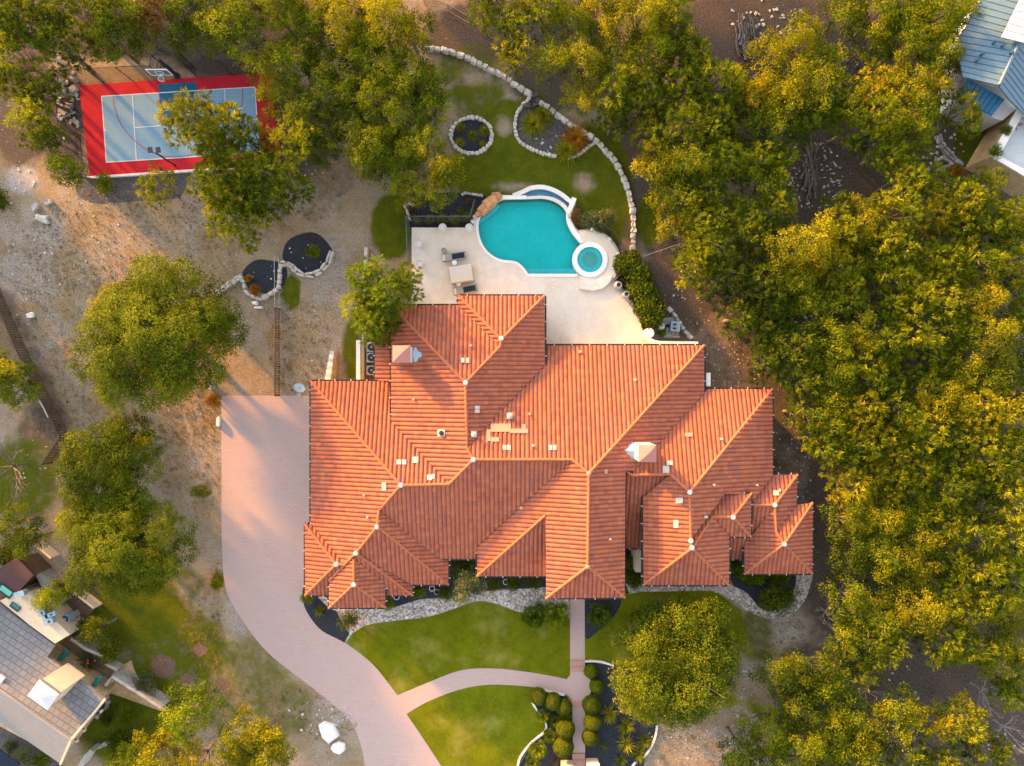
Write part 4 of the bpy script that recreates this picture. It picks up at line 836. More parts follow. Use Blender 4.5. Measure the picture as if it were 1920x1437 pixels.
stone_row(curve([(1250, 577), (1265, 594), (1278, 614), (1292, 632)], False, 4), 8, .5, 'limestone edging right of the pump equipment', rows=1)
stone_row(curve([(1757, 255), (1764, 275), (1778, 292), (1797, 310)], False, 4), 10, .4, 'grey limestone edging beside the tall retaining wall', 'stone_edging', 'greystone', rows=2)
stone_row([(1752, 302), (1765, 297), (1784, 308), (1772, 314), (1756, 320)], 7, .3, 'small stones round the plot left of the tall retaining wall', 'stone_edging', 'greystone')
stone_row(curve([(180, 1345), (198, 1330), (204, 1313), (196, 1295)], False, 4), 7, .3, 'grey stone edging round the pond beside the shingle roof', 'stone_edging', 'greystone')
stone_row(curve([(152, 1437), (165, 1418), (180, 1402), (200, 1393)], False, 4), 8, .4, 'stone edging at the bottom of the neighbour garden', 'stone_edging', 'greystone')
# stepped and straight limestone walls left of the house
t = thing('stepped_wall', 'white limestone wall stepping down beside the garage roof', 'wall', P(618, 690, 0))
for i in range(9):
    f_ = i / 8; MB().box(P(624.5 - 8 * f_, 663 + 55 * f_, .45 + .2 * f_), (.36 + .1 * f_, .36, .9 + .4 * f_)).build('block', M['white'] if i % 2 else M['stone'], t)
    MB().box(P(627.5 - 3 * f_, 663 + 55 * f_, .3), (.4, .36, .6)).build('block', M['tanwall'], t)
t = thing('tall_side_wall', 'tan stone retaining wall with a pale top edge left of the air conditioners', 'wall', P(680, 650, 0))
A, B = P(682, 640, 0), P(682, 722, 0); MB().box(((A.x + B.x) / 2, (A.y + B.y) / 2, .7), (.55, abs(A.y - B.y), 1.4)).build('wall', M['tanwall'], t); MB().box(((A.x + B.x) / 2 - .16, (A.y + B.y) / 2, 1.46), (.34, abs(A.y - B.y), .13)).build('coping', M['white'], t)
for (x0, y0, x1, y1), lb in [((686, 464, 683, 520), 'low pale limestone wall above the lime tree'), ((683, 540, 681, 636), 'low pale limestone wall hidden under the lime tree')]:
    mb = MB(); band(mb, [(x0, y0), (x1, y1)], 5.5, 0, .8); tag(mb.build('low_wall', M['stone']), lb, 'wall')
for pts, lb in [([(1097, 1241), (1112, 1240.5), (1128, 1242), (1151, 1249)], 'white concrete edging curving under the big oak'), ([(998, 1318), (1008, 1334), (1021, 1352), (1024.5, 1366), (1018, 1376), (995, 1395), (975, 1422), (970, 1445)], 'white concrete edging of the palm bed left of the walkway'),
                ([(1020, 1295), (1036, 1299), (1058, 1304)], 'white concrete edging under the three boxwood balls'), ([(1232, 1361), (1230, 1378), (1222, 1400), (1207, 1422)], 'white concrete edging right of the yucca bed'), ([(1192, 1430), (1184, 1440)], 'short white concrete edging at the bottom of the yucca bed')]:
    mb = MB(); band(mb, curve(pts, False, 5), 3.4, 0, .16); tag(mb.build('concrete_edging', M['white']), lb, 'edging')
def boulder(px, py, a, b, h, rz, m, label, group=None):
    o = MB().stone((0, 0, 0), a * K, b * K, h, 0, .25).build('boulder', M[m]); o.location = P(px, py, -.02); o.rotation_euler = (0, 0, rz); return tag(o, label, 'boulder', group)
for x, y, a, b_, rz, m_, lb in [(70, 389, 8, 6, .5, 'greystone', 'grey boulder on the dry slope, left of the close pair'), (94, 380, 8, 5, .2, 'greystone', 'grey boulder on the dry slope, right of the close pair'), (83, 411, 12, 7, -.4, 'stone', 'pale flat boulder on the dry slope below the grey pair'), (60, 592, 7, 5, 0, 'white', 'small white boulder below the left edge of the big oak'),
                                (121, 176, 8, 9, .2, 'greystone', 'grey boulder outside the court fence, left of two'), (139, 170, 8, 7, .4, 'greystone', 'grey boulder outside the court fence, right of two'), (133, 201, 7, 5, 0, 'greystone', 'small grey boulder beside the left court edge'), (121, 214, 9, 4, -.6, 'greystone', 'long grey boulder beside the left court edge'), (142, 150, 5, 3, -.5, 'stone', 'small pale boulder at the court fence corner'), (113, 152, 6, 3, 0, 'stone', 'small pale boulder left of the court fence corner'),
                                (480, 569, 5, 4, 0, 'white', 'small white rock below the split bed'), (486, 577, 7, 3, 0, 'white', 'flat white rock farther below the split bed'), (398, 726, 5, 4, 0, 'white', 'white rock at the top left corner of the driveway'), (411, 791, 3, 8, 0, 'white', 'white rock pile at the left driveway edge'), (233, 804, 4, 3, 0, 'white', 'white rock at the top of the lower oak'), (1440, 1316, 0.1, .1, 0, 'stone', '')][:-1]:
    boulder(x, y, a, b_, random.uniform(.25, .5), rz, m_, lb)
for pts, lb in [([(597, 1362), (608, 1356), (625, 1362), (630, 1370), (635, 1381), (616, 1395), (604, 1384)], 'large flat white boulder at the lower driveway edge, upper of the two'), ([(622, 1398), (634, 1393), (645, 1397), (646, 1408), (637, 1415), (626, 1412), (620, 1405)], 'large flat white boulder at the lower driveway edge, lower of the two')]:
    mb = MB(); q = PL(pts, .3); c_ = sum(q, Vector()) / len(q); lo_ = [Vector((c_.x + (p.x - c_.x) * 1.06, c_.y + (p.y - c_.y) * 1.06, 0)) for p in q]; n = len(q); tp = [Vector((c_.x + (p.x - c_.x) * .8, c_.y + (p.y - c_.y) * .8, .38)) for p in q]
    mb.add(q + lo_ + tp, [(i, i + n, (i + 1) % n + n, (i + 1) % n) for i in range(n)] + [(i, (i + 1) % n, (i + 1) % n + 2 * n, i + 2 * n) for i in range(n)] + [tuple(2 * n + i for i in range(n))]); tag(mb.build('white_boulder', M['white']), lb, 'boulder', 'flat white boulders at the driveway edge')
# loose stones: nobody could count them
mb = MB()
for cx, cy, rx, ry, n, s_ in [(120, 430, 130, 80, 40, .07), (60, 520, 60, 90, 24, .09), (300, 470, 150, 60, 10, .05), (40, 335, 30, 25, 14, .10), (1290, 1400, 130, 40, 50, .06), (1400, 1330, 40, 80, 40, .07), (1520, 330, 60, 70, 150, .08), (1440, 40, 80, 40, 60, .12), (1480, 900, 40, 130, 90, .06), (1370, 680, 60, 60, 90, .055), (1300, 560, 40, 70, 40, .07), (1640, 1290, 90, 60, 50, .09), (130, 200, 22, 70, 60, .16), (1520, 590, 30, 40, 50, .11), (1760, 300, 50, 60, 60, .11),
                              (600, 1340, 60, 40, 30, .1), (560, 320, 60, 50, 24, .08), (100, 870, 60, 60, 15, .07), (580, 640, 30, 80, 12, .06), (350, 800, 60, 60, 12, .06), (1880, 1400, 40, 40, 20, .08), (1040, 270, 40, 20, 14, .10), (580, 475, 40, 30, 9, .06), (500, 520, 30, 25, 7, .06)]:
    for _ in range(n):
        a = random.random() * 6.283; r = math.sqrt(random.random()); sz = s_ * random.uniform(.4, 1.35)
        mb.stone(P(cx + rx * r * math.cos(a), cy + ry * r * math.sin(a), -.01), sz, sz * random.uniform(.5, 1), sz * .6, a, .3)
LOOSE = tag(mb.build('loose_stones', M['stone']), 'loose pale stones scattered over the bare ground', 'stones', None, 'stuff')
# dry grass tufts: nobody could count them
def tufts():
    r_ = np.random.default_rng(21); q = []
    for cx, cy, rx, ry, n in [(300, 460, 260, 120, 1300), (120, 560, 130, 170, 900), (560, 620, 60, 130, 550), (360, 850, 70, 130, 550), (430, 1180, 90, 130, 700), (600, 1330, 80, 60, 300), (240, 780, 180, 70, 800), (560, 360, 90, 60, 400), (1370, 680, 70, 70, 300), (1450, 1190, 60, 60, 250), (1330, 1400, 120, 50, 250)]:
        a_ = r_.uniform(0, 6.283, n); r2 = np.sqrt(r_.uniform(0, 1, n)); q.append(np.stack([cx + rx * r2 * np.cos(a_), cy + ry * r2 * np.sin(a_)], 1))
    q = np.vstack(q); q = q[~((q[:, 0] > 413) & (q[:, 0] < 590) & (q[:, 1] > 738) & (q[:, 1] < 1290))]; q = q[~((q[:, 0] > 452) & (q[:, 0] < 628) & (q[:, 1] > 435) & (q[:, 1] < 565))]; q = q[~((q[:, 1] > 1150) & (q[:, 0] > 520) & (q[:, 0] < 1000) & ((q[:, 0] - 520) * .75 > q[:, 1] - 1240))]
    c = np.stack([(q[:, 0] - 960) * K, -(q[:, 1] - 718.5) * K, np.full(len(q), .05)], 1); k = 4
    pc = np.repeat(c, k, 0) + r_.normal(0, .07, (len(c) * k, 3)) * [1, 1, .2]; n = len(pc)
    me = leafmesh('dry_grass', pc, r_.normal(0, .7, (n, 3)) + [0, 0, .6], r_.uniform(.12, .34, n), r_.uniform(.02, .05, n), np.repeat(r_.normal(.5, .25, len(c)), k), LEAF['straw'])
    o = bpy.data.objects.new('dry_grass', me); COL.objects.link(o); tag(o, 'straw coloured dry grass tufts over the bare yard', 'grass', None, 'stuff')
# log piles: every log its own object
def logs(cx, cy, wpx, hpx, n, lab, grp, seed):
    r_ = random.Random(seed)
    for i in range(n):
        L = r_.uniform(.35, .62) * hpx * K; rad = r_.uniform(.06, .13); x = cx + r_.uniform(-.5, .5) * wpx; y = cy + r_.uniform(-.5, .5) * (hpx - L / K * .8)
        rz = R(90) + r_.gauss(0, .22); z = .1 + .5 * r_.random() * (1 - abs(x - cx) / wpx)
        dx = Vector((math.cos(rz), math.sin(rz), r_.uniform(-.05, .05))) * L / 2; side = Vector((-dx.y, dx.x, 0)).normalized() * r_.uniform(-.08, .08)
        o = MB().tube([-dx, side, dx], rad, 7, rad * .7).build('log', M['log'] if i % 4 else M['bark']); o.location = P(x, y, z); tag(o, lab, 'log', grp)
logs(1398, 67, 32, 84, 30, 'weathered grey log in the pile near the top edge of the photo', 'logs in the upper pile', 3)
logs(1523, 312, 20, 118, 26, 'weathered brown log in the long pile in the woodland clearing', 'logs in the clearing pile', 5)

# ------------------------------------------------------------------ yard fences
fence_run([(525, 742), (525, 580)], 1.4, 'picket_fence', 'brown picket fence running up the dry yard from the driveway', 'fence', M['brownwood'], 52, 2, None, .05, (.2, .06, .03, M['brownwood']))
fence_run([(525, 580), (524, 482)], 1.4, 'wire_fence', 'thin wire fence crossing the split mulch bed', 'fence', M['greymetal'], 40, 2, None, .03)
fence_run([(0, 540), (62, 680), (132, 818), (98, 868)], 1.5, 'side_boundary_fence', 'brown slatted boundary fence slanting along the left side', 'fence', M['brownwood'], 60, 2, M['netting'], .05, (.24, .08, .03, M['brownwood']))
fence_run([(796, 8), (842, 24), (890, 52)], 1.4, 'back_fence', 'thin grey wire fence behind the top of the back garden', 'fence', M['greymetal'], 40, 2, M['netting'], .03)
fence_run([(1203, 485), (1270, 462)], 1.3, 'short_wire_fence', 'short wire fence from the hedge to the woods', 'fence', M['greymetal'], 34, 1, None, .025)
o = MB().tube([P(74, 752, .1), P(82, 766, .12), P(90, 783, .1)], .06, 6).build('white_pipe', M['white']); tag(o, 'thin white pipe lying beside the left boundary fence', 'pipe')
# ------------------------------------------------------------------ neighbour houses
def plane3(a, b, c):
    p = [P(*q) for q in (a, b, c)]; n = (p[1] - p[0]).cross(p[2] - p[0]); return p[0], n
def onplane(px, py, pl):
    o = Vector((0, 0, H)); d = P(px, py, 0) - o; t = (pl[0] - o).dot(pl[1]) / d.dot(pl[1]); return o + d * t
def slab(name, pl, px, th, m, parent, lift=0.0):
    top = [onplane(*q, pl) + Vector((0, 0, lift)) for q in px]; n = len(top); ar = sum(top[i].x * top[(i + 1) % n].y - top[(i + 1) % n].x * top[i].y for i in range(n))
    if ar < 0: top = top[::-1]
    mb = MB(); mb.prism(top, 0, 99)
    zmap = {(round(p.x, 4), round(p.y, 4)): p.z for p in top}
    mb.f = mb.f[:n - 2]; mb.v = [(v[0], v[1], zmap[(round(v[0], 4), round(v[1], 4))]) for v in mb.v[:n]]
    mb.v += [(x, y, z - th) for x, y, z in mb.v]; mb.f += [tuple(i + n for i in q[::-1]) for q in mb.f]; mb.f += [(i, i + n, (i + 1) % n + n, (i + 1) % n) for i in range(n)]
    return mb.build(name, m, parent)
def pxbox(name, pts, z0, z1, m, parent):
    return MB().prism(PL(pts, z1), z0, z1).build(name, m, parent)
nb = thing('shingled_house', 'grey shingle roofed house with a white capped chimney at the lower left', 'house', tuple(P(60, 1280, 0)))
PN = plane3((-60, 1253, 5.5), (134, 1387, 5.5), (198, 1311, 3.4)); PS = plane3((-60, 1253, 5.5), (134, 1387, 5.5), (114, 1433, 3.5))
rA = slab('roof_slope', PN, [(-60, 1253), (134, 1387), (198, 1311), (88, 1232), (103, 1211), (-40, 1102)], .18, M['shingleA'], nb)
slab('roof_slope', PS, [(-60, 1253), (134, 1387), (114, 1433), (-60, 1313)], .18, M['shingleB'], nb)
ec = [onplane(a, b, PN) for a, b in ((-60, 1253), (134, 1387))]; MB().tube([v + Vector((0, 0, .03)) for v in ec], .09, 6).build('ridge_cap', M['shingleB'], nb)
for (a, b), pl_ in [(((134, 1387), (198, 1311)), PN), (((134, 1387), (114, 1433)), PS)]:
    MB().tube([onplane(*a, pl_) + Vector((0, 0, .02)), onplane(*b, pl_) + Vector((0, 0, .02))], .10, 6).build('verge', M['cream'], nb)
for k in range(9):    # raised course lines on the steep slope
    t_ = (k + .6) / 9.4; a = onplane(-60 + (-40 + 60) * t_, 1253 - 151 * t_, PN); b = onplane(134 + 63 * t_, 1387 - 75 * t_, PN)
    if k >= 6: b = onplane(134 + 63 * t_ - (k - 5) * 0 , 1387 - 75 * t_, PN)
    MB().tube([a + Vector((0, 0, .0)), b + Vector((0, 0, .0))], .035, 4).build('shingle_course', M['black'], nb) if k < 0 else None
wl = PL([(-60, 1130), (-60, 1330), (108, 1420), (182, 1312), (84, 1240)], 2.9); MB().prism(wl, 0, 2.9).build('wall', M['tanwall'], nb)
cc = P(86, 1299, 6.1); ch = MB().box((cc.x, cc.y, 4.4), (1.75, 1.25, 3.4), R(-36)).build('chimney', M['cream'], nb)
sub(MB().box((cc.x, cc.y, 6.2), (1.95, 1.45, .22), R(-36)).build('chimney_collar', M['greymetal']), ch)
q = P(81, 1304, 6.7); mb = MB(); rot = Matrix.Rotation(R(-36), 3, 'Z'); cs = [q + rot @ Vector((x, y, 0)) for x, y in ((-.95, -.75), (.95, -.75), (.95, .75), (-.95, .75))]
mb.add(cs + [v - Vector((0, 0, .08)) for v in cs] + [q + Vector((0, 0, .28))], [(0, 1, 8), (1, 2, 8), (2, 3, 8), (3, 0, 8), (0, 4, 5, 1), (1, 5, 6, 2), (2, 6, 7, 3), (3, 7, 4, 0), (7, 6, 5, 4)]); sub(mb.build('chimney_cap', M['whitemetal']), ch)
for sx_, sy_ in ((-.6, -.45), (.6, -.45), (.6, .45), (-.6, .45)): v = rot @ Vector((sx_, sy_, 0)); sub(MB().box((cc.x + v.x, cc.y + v.y, 6.45), (.08, .08, .4)).build('cap_post', M['greymetal']), ch)
slopes = onplane(3, 1272, PN); MB().box(slopes + Vector((0, 0, .08)), (.5, .5, .16), R(-36)).build('roof_vent', M['whitemetal'], nb)
pxbox('flat_roof', [(0, 1127), (28, 1112), (52, 1112), (80, 1138), (108, 1168), (131, 1190), (103, 1207), (55, 1172)], 0, 3.0, M['cream'], nb)
for px_, py_, w_, h_ in [(28.5, 1138, .85, .42), (10, 1109, 1.3, .62)]:
    s_ = MB().box(P(px_, py_, 3.06), (w_, h_, .14), R(-36)).build('skylight', M['black'], nb); sub(MB().box(P(px_ + 1, py_ - 1, 3.14), (w_ * .8, h_ * .7, .03), R(-36)).build('pane', M['glass'] if px_ > 20 else plain('lit_teal_glass', (.10, .42, .33), .2, .1)), s_)
for px_, py_ in [(118, 1231), (181, 1279)]:
    s_ = MB().box(P(px_, py_, 1.3), (1.0, .2, 1.3), R(54)).build('window', M['glass'], nb); sub(MB().box(P(px_ + 3, py_ - 2, 1.9), (1.1, .28, .12), R(54)).build('frame', M['glass']), s_)
for i, (x, y, w_, d_) in enumerate([(84, 1147, .55, .45), (91, 1154, .4, .35), (97, 1163, .75, .45), (101, 1150, .8, .3)]):
    t = thing('rooftop_unit', 'pale blue equipment box on the beige flat roof, ' + ('topmost of the four', 'small one with a dark hole', 'lowest of the four', 'long one at the edge')[i], 'equipment box', P(x, y, 3.0), R(20), 'blue equipment boxes on the flat roof')
    part('casing', MB().box((0, 0, .22), (w_, d_, .42)).mesh('casing', M['galv']), t); part('lid', MB().box((0, 0, .45), (w_ + .04, d_ + .04, .05)).mesh('lid', M['bluegrey']), t); part('vent_grille', MB().box((w_ * .1, 0, .48), (w_ * .25, d_ * .4, .02)).mesh('vent_grille', M['black']), t)
t = thing('air_conditioner', 'blue grey air conditioner with a round fan beside the beige flat roof', 'air conditioner', P(132, 1156, 1.4), R(20))
part('casing', MB().box((0, 0, .35), (.62, .62, .7)).mesh('casing', M['bluegrey']), t); part('fan_grille', MB().lathe((0, 0, 0), [(.26, .7), (.26, .73), (.06, .74)], 18).mesh('fan_grille', M['black']), t); part('fan_hub', MB().lathe((0, 0, 0), [(.11, .74), (.10, .76)], 12).mesh('fan_hub', M['galv']), t); part('stand', MB().box((0, 0, -.7), (.5, .5, 1.4)).mesh('stand', M['greystone']), t)
t = thing('storage_chest', 'pale blue storage chest at the top corner of the flat roof', 'chest', P(44, 1111, 3.0), R(15)); part('body', MB().box((0, 0, .25), (.78, .4, .5)).mesh('body', M['bluegrey']), t); part('lid', MB().box((0, 0, .53), (.82, .44, .08)).mesh('lid', M['galv']), t)
t = thing('brown_roofed_shed', 'shed with a flat dark brown roof at the left edge', 'shed', P(25, 1080, 0))
pxbox('roof', [(-20, 1088), (0, 1066), (31, 1045), (63, 1078), (30, 1115), (-20, 1082 + 18)], 2.75, 2.95, M['brownroof'], t); pxbox('wall', [(-18, 1088), (0, 1070), (30, 1050), (58, 1078), (30, 1110), (-18, 1098)], 0, 2.75, M['brownwood'], t)
tag(pxbox('parapet_wall', [(66, 1078), (72, 1074), (112, 1108), (120, 1128), (114, 1132), (80, 1105)], 0, 1.6, M['greystone'], None), 'grey stone parapet wall beside the brown shed', 'wall')
sheet('courtyard', [(88, 1240), (125, 1196), (160, 1212), (214, 1250), (222, 1262), (196, 1300), (170, 1300)], .02, M['brickpath'], 'brick paved courtyard beside the shingled house', 'courtyard', smooth=False)
sheet('side_path', [(196, 1296), (214, 1258), (246, 1238), (252, 1256), (262, 1278), (316, 1328), (300, 1333)], .026, M['tanwall'], 'tan gravel path outside the neighbour garden wall', 'path', smooth=False)
sheet('dark_patio', [(-60, 1345), (0, 1352), (118, 1428), (110, 1470), (-60, 1470)], .02, M['greymulch'], 'dark paved patio in the lower left corner', 'patio', smooth=False)
for pts, h_, wd, m_, lb, nm in [([(133, 1198), (160, 1217), (205, 1236), (199, 1246), (220, 1257)], 1.0, 6, 'concrete', 'pale courtyard wall by the brick paving', 'courtyard_wall'), ([(197, 1286), (210, 1269), (303, 1328)], 1.7, 5.5, 'greystone', 'grey stone garden wall running down from the courtyard', 'garden_wall'), ([(62, 1020), (80, 1034), (95, 1047)], 1.2, 4, 'cream', 'pale wall top under the left oaks', 'garden_wall'), ([(140, 1112), (158, 1127), (176, 1141)], 1.2, 4, 'cream', 'pale wall top beside the side lawn', 'garden_wall'), ([(150, 1437), (160, 1420), (172, 1408)], 1.2, 8, 'concrete', 'short pale wall in the bottom of the neighbour garden', 'garden_wall')]:
    mb = MB(); band(mb, pts, wd, 0, h_); tag(mb.build(nm, M[m_]), lb, 'wall')
sheet('planter_bed', [(112, 1118), (140, 1112), (176, 1141), (160, 1160), (140, 1150)], .5, M['soil'], 'raised brown soil bed beside the flat roof', 'planting bed', z0=0, smooth=False)
for x, y, lb in [(188, 1332, 'small white wall lamp on the gable, uppermost'), (157, 1368, 'small white wall lamp on the gable, middle'), (143, 1388, 'small pale wall lamp on the gable, lower')]:
    t = thing('wall_lamp', lb, 'lamp', P(x, y, 2.2), R(-50), 'wall lamps on the shingled house gable'); part('bracket', MB().box((0, 0, 0), (.3, .08, .08)).mesh('bracket', M['black']), t); part('lamp_shade', MB().box((.12, 0, -.02), (.2, .22, .2)).mesh('lamp_shade', M['white']), t)
# blue metal roofed house at the upper right
bh = thing('blue_roofed_house', 'house with pale blue standing seam metal roofs at the upper right', 'house', tuple(P(1880, 80, 0)))
P1 = plane3((1873, 160, 5.6), (1912, 78, 5.6), (1793, 83, 4.2)); P2 = plane3((1873, 160, 5.6), (1912, 78, 5.6), (1960, 160, 4.2)); P3 = plane3((1878, 70, 5.75), (1912, 77, 6.0), (1930, -40, 6.0))
slab('roof_slope', P1, [(1862, -40), (1793, 83), (1806, 144), (1873, 160), (1912, 78), (1878, 70), (1932, -40)], .15, M['bluemetal'], bh); slab('roof_slope', P2, [(1873, 160), (1912, 78), (1965, 60), (1965, 262), (1920, 213), (1889, 183)], .15, M['bluemetal'], bh)
slab('white_roof', P3, [(1932, -40), (1878, 70), (1912, 78), (1965, 92), (1965, -40)], .12, M['whitemetal'], bh, .05)
for k in range(17):
    y = -34 + 11.2 * k; L = (1858 - max(0, y + 36) * .55 if y < 83 else 1793 + (y - 83) * .2, y); Rr = (1927 - (y + 40) * .49 + 12, y + 19)
    if y > 60: Rr = (1911 - (y + 18 - 78) * .475, y + 18)
    if y < 52: Rr = (min(Rr[0], 1926 - (y + 40) * .46), Rr[1])
    if Rr[0] <= L[0] + 4 or L[1] > 142: continue
    MB().tube([onplane(*L, P1) + Vector((0, 0, .02)), onplane(*Rr, P1) + Vector((0, 0, .02))], .02, 4).build('standing_seam', M['seam'], bh)
for k in range(9):
    a = (1908 - k * 4.4, 87 + k * 9.3); b = (a[0] + 60, a[1] + 78)
    MB().tube([onplane(*a, P2) + Vector((0, 0, .02)), onplane(*b, P2) + Vector((0, 0, .02))], .02, 4).build('standing_seam', M['seam'], bh)
for k in range(8):
    a = (1927 - k * 6, -30 + k * 12.5); b = (a[0] + 55, a[1] + 14); MB().tube([onplane(*a, P3) + Vector((0, 0, .07)), onplane(*b, P3) + Vector((0, 0, .07))], .025, 4).build('standing_seam', M['greymetal'], bh)
MB().tube([onplane(1873, 160, P1) + Vector((0, 0, .05)), onplane(1912, 78, P1) + Vector((0, 0, .05))], .13, 6).build('ridge_cap', M['bluemetal'], bh)
P4 = plane3((1815, 148, 4.0), (1884, 187, 4.0), (1797, 182, 3.5)); slab('porch_roof', P4, [(1815, 148), (1884, 187), (1860, 217), (1797, 182)], .12, M['deepblue'], bh)
for k in range(1, 8):
    t_ = k / 8; a = (1815 + 69 * t_, 148 + 39 * t_); b = (1797 + 63 * t_, 182 + 35 * t_); MB().tube([onplane(*a, P4) + Vector((0, 0, .02)), onplane(*b, P4) + Vector((0, 0, .02))], .025, 4).build('standing_seam', M['black'], bh)
pxbox('wall', [(1808, 147), (1872, 161), (1904, 206), (1880, 226), (1864, 222), (1803, 186)], 0, 3.1, M['whitemetal'], bh); pxbox('wall', [(1875, -40), (1810, 84), (1818, 140), (1872, 155), (1900, 190), (1965, 230), (1965, -40)], 0, 3.9, M['white'], bh)
for x, y in [(1861, 82), (1877, 88), (1893, 101), (1838, 104), (1829, 116)]: MB().lathe(onplane(x, y, P1), [(.09, 0), (.09, .35), (.13, .36), (.02, .45)], 8).build('vent_pipe', M['seam'], bh)
t = thing('retaining_wall', 'tall tan stone retaining wall with a white coping beside the blue roofed house', 'wall', tuple(P(1810, 316, 0)))
base = [P(1864, 222), P(1809, 316), P(1945, 396)]
inn = [base[0] + Vector((.5, -.1, 0)), base[1] + Vector((.62, .02, 0)), base[2] + Vector((.3, .5, 0))]
MB().prism(base + inn[::-1], 0, 3.3).build('wall_face', M['tanwall'], t)
c_o = [Vector((p.x, p.y, 0)) - Vector((.06, 0, 0)) for p in base]; MB().prism(c_o + [p + Vector((.06, 0, 0)) for p in inn[::-1]], 3.3, 3.45).build('coping', M['white'], t)
tb = inn + [Vector((48, base[2].y - .2, 0)), Vector((48, 26, 0)), Vector((44, 24, 0))]
tag(MB().prism([inn[0], inn[1], inn[2], Vector((49, 15, 0)), Vector((49, 26, 0)), Vector((43.5, 24.5, 0))], 0, 2.9).build('raised_terrace', M['terrace']), 'pale concrete terrace behind the tall retaining wall', 'terrace', None, 'structure')
pxg = PL([(1903, 222), (1912, 214), (1925, 226), (1912, 242)], 3.3); tag(MB().prism(pxg, 2.9, 3.05).build('gravel_patch', M['gravel']), 'small grey gravel patch on the pale terrace', 'gravel', None, 'stuff')

# ------------------------------------------------------------------ vegetation
def leafmesh(name, pos_, nrm, ln, wd, tint, m, axis=None):
    """diamond leaves: positions, normals, lengths, widths"""
    n = len(pos_); t = axis if axis is not None else rng.normal(size=(n, 3))
    nrm = nrm / np.linalg.norm(nrm, axis=1, keepdims=True)
    t = t - nrm * np.sum(t * nrm, 1, keepdims=True); t /= np.linalg.norm(t, axis=1, keepdims=True) + 1e-9
    b = np.cross(nrm, t); l = ln[:, None] / 2; w_ = wd[:, None] / 2
    v = np.stack([pos_ - t * l, pos_ + b * w_, pos_ + t * l, pos_ - b * w_], 1).reshape(-1, 3)
    me = bpy.data.meshes.new(name); me.vertices.add(4 * n); me.vertices.foreach_set('co', v.astype(np.float32).ravel())
    me.loops.add(4 * n); me.loops.foreach_set('vertex_index', np.arange(4 * n, dtype=np.int32)); me.polygons.add(n)
    me.polygons.foreach_set('loop_start', np.arange(0, 4 * n, 4, dtype=np.int32)); me.update(calc_edges=True)
    at = me.attributes.new('tint', 'FLOAT', 'FACE'); at.data.foreach_set('value', np.clip(tint, 0, 1).astype(np.float32)); me.materials.append(m); return me
tufts()
def lobes(Rr, Hh, seed, z0):
    r_ = np.random.default_rng(seed); ph = r_.uniform(0, 6.28, 3); out = []
    n = int(9 + Rr * Rr * 1.4)
    for i in range(n):
        a = i * 2.39996 + r_.normal(0, .25); q = math.sqrt((i + .5) / n) * .90
        edge = 1 + .13 * math.sin(2 * a + ph[0]) + .10 * math.sin(3 * a + ph[1]) + .07 * math.sin(5 * a + ph[2])
        d = q * Rr * edge * .86; zz = z0 + Hh * (.30 + .70 * math.sqrt(max(0, 1 - min(1, q) ** 2))) * r_.uniform(.56, 1.16)
        out.append((d * math.cos(a), d * math.sin(a), zz, min(1.35, max(.5, Rr * .25)) * r_.uniform(.72, 1.25)))
    return out
def crown_mesh(Rr, Hh, z0, kind, seed, m):
    r_ = np.random.default_rng(seed); L = lobes(Rr, Hh, seed, z0); Ps = []; Ns = []; LN = []; WD = []; T = []; AX = []
    for (x, y, z, rl) in L:
        nt = int(4 * math.pi * rl * rl * (5.2 if kind == 'oak' else 5.0)); d = r_.normal(size=(nt, 3)); d[:, 2] = d[:, 2] * .9 + .35; d /= np.linalg.norm(d, axis=1, keepdims=True)
        c = np.array([x, y, z]) + d * rl * r_.uniform(.72, 1.06, (nt, 1)) * np.array([1, 1, .8]); lt = r_.normal(.5, .18) ; tt = lt + r_.normal(0, .12, nt)
        k = 15 if kind == 'oak' else 11
        pc = np.repeat(c, k, 0); dd = np.repeat(d, k, 0); tk = np.repeat(tt, k) + r_.normal(0, .10, nt * k)
        if kind == 'oak':
            off = r_.normal(0, .15, (nt * k, 3)); Ps.append(pc + off); Ns.append(dd * .8 + r_.normal(0, .55, (nt * k, 3)) + [0, 0, .25]); LN.append(r_.uniform(.10, .19, nt * k)); WD.append(r_.uniform(.065, .115, nt * k)); AX.append(r_.normal(size=(nt * k, 3)))
        else:
            ax = dd + r_.normal(0, .42, (nt * k, 3)) + [0, 0, .1]; ax /= np.linalg.norm(ax, axis=1, keepdims=True); ln = r_.uniform(.22, .46, nt * k)
            Ps.append(pc + ax * ln[:, None] * .4 + r_.normal(0, .06, (nt * k, 3))); Ns.append(np.cross(ax, r_.normal(size=(nt * k, 3))) + [0, 0, .5]); LN.append(ln); WD.append(r_.uniform(.045, .085, nt * k)); AX.append(ax)
        T.append(tk)
    return leafmesh('crown', np.vstack(Ps), np.vstack(Ns), np.concatenate(LN), np.concatenate(WD), np.concatenate(T), m, np.vstack(AX)), L
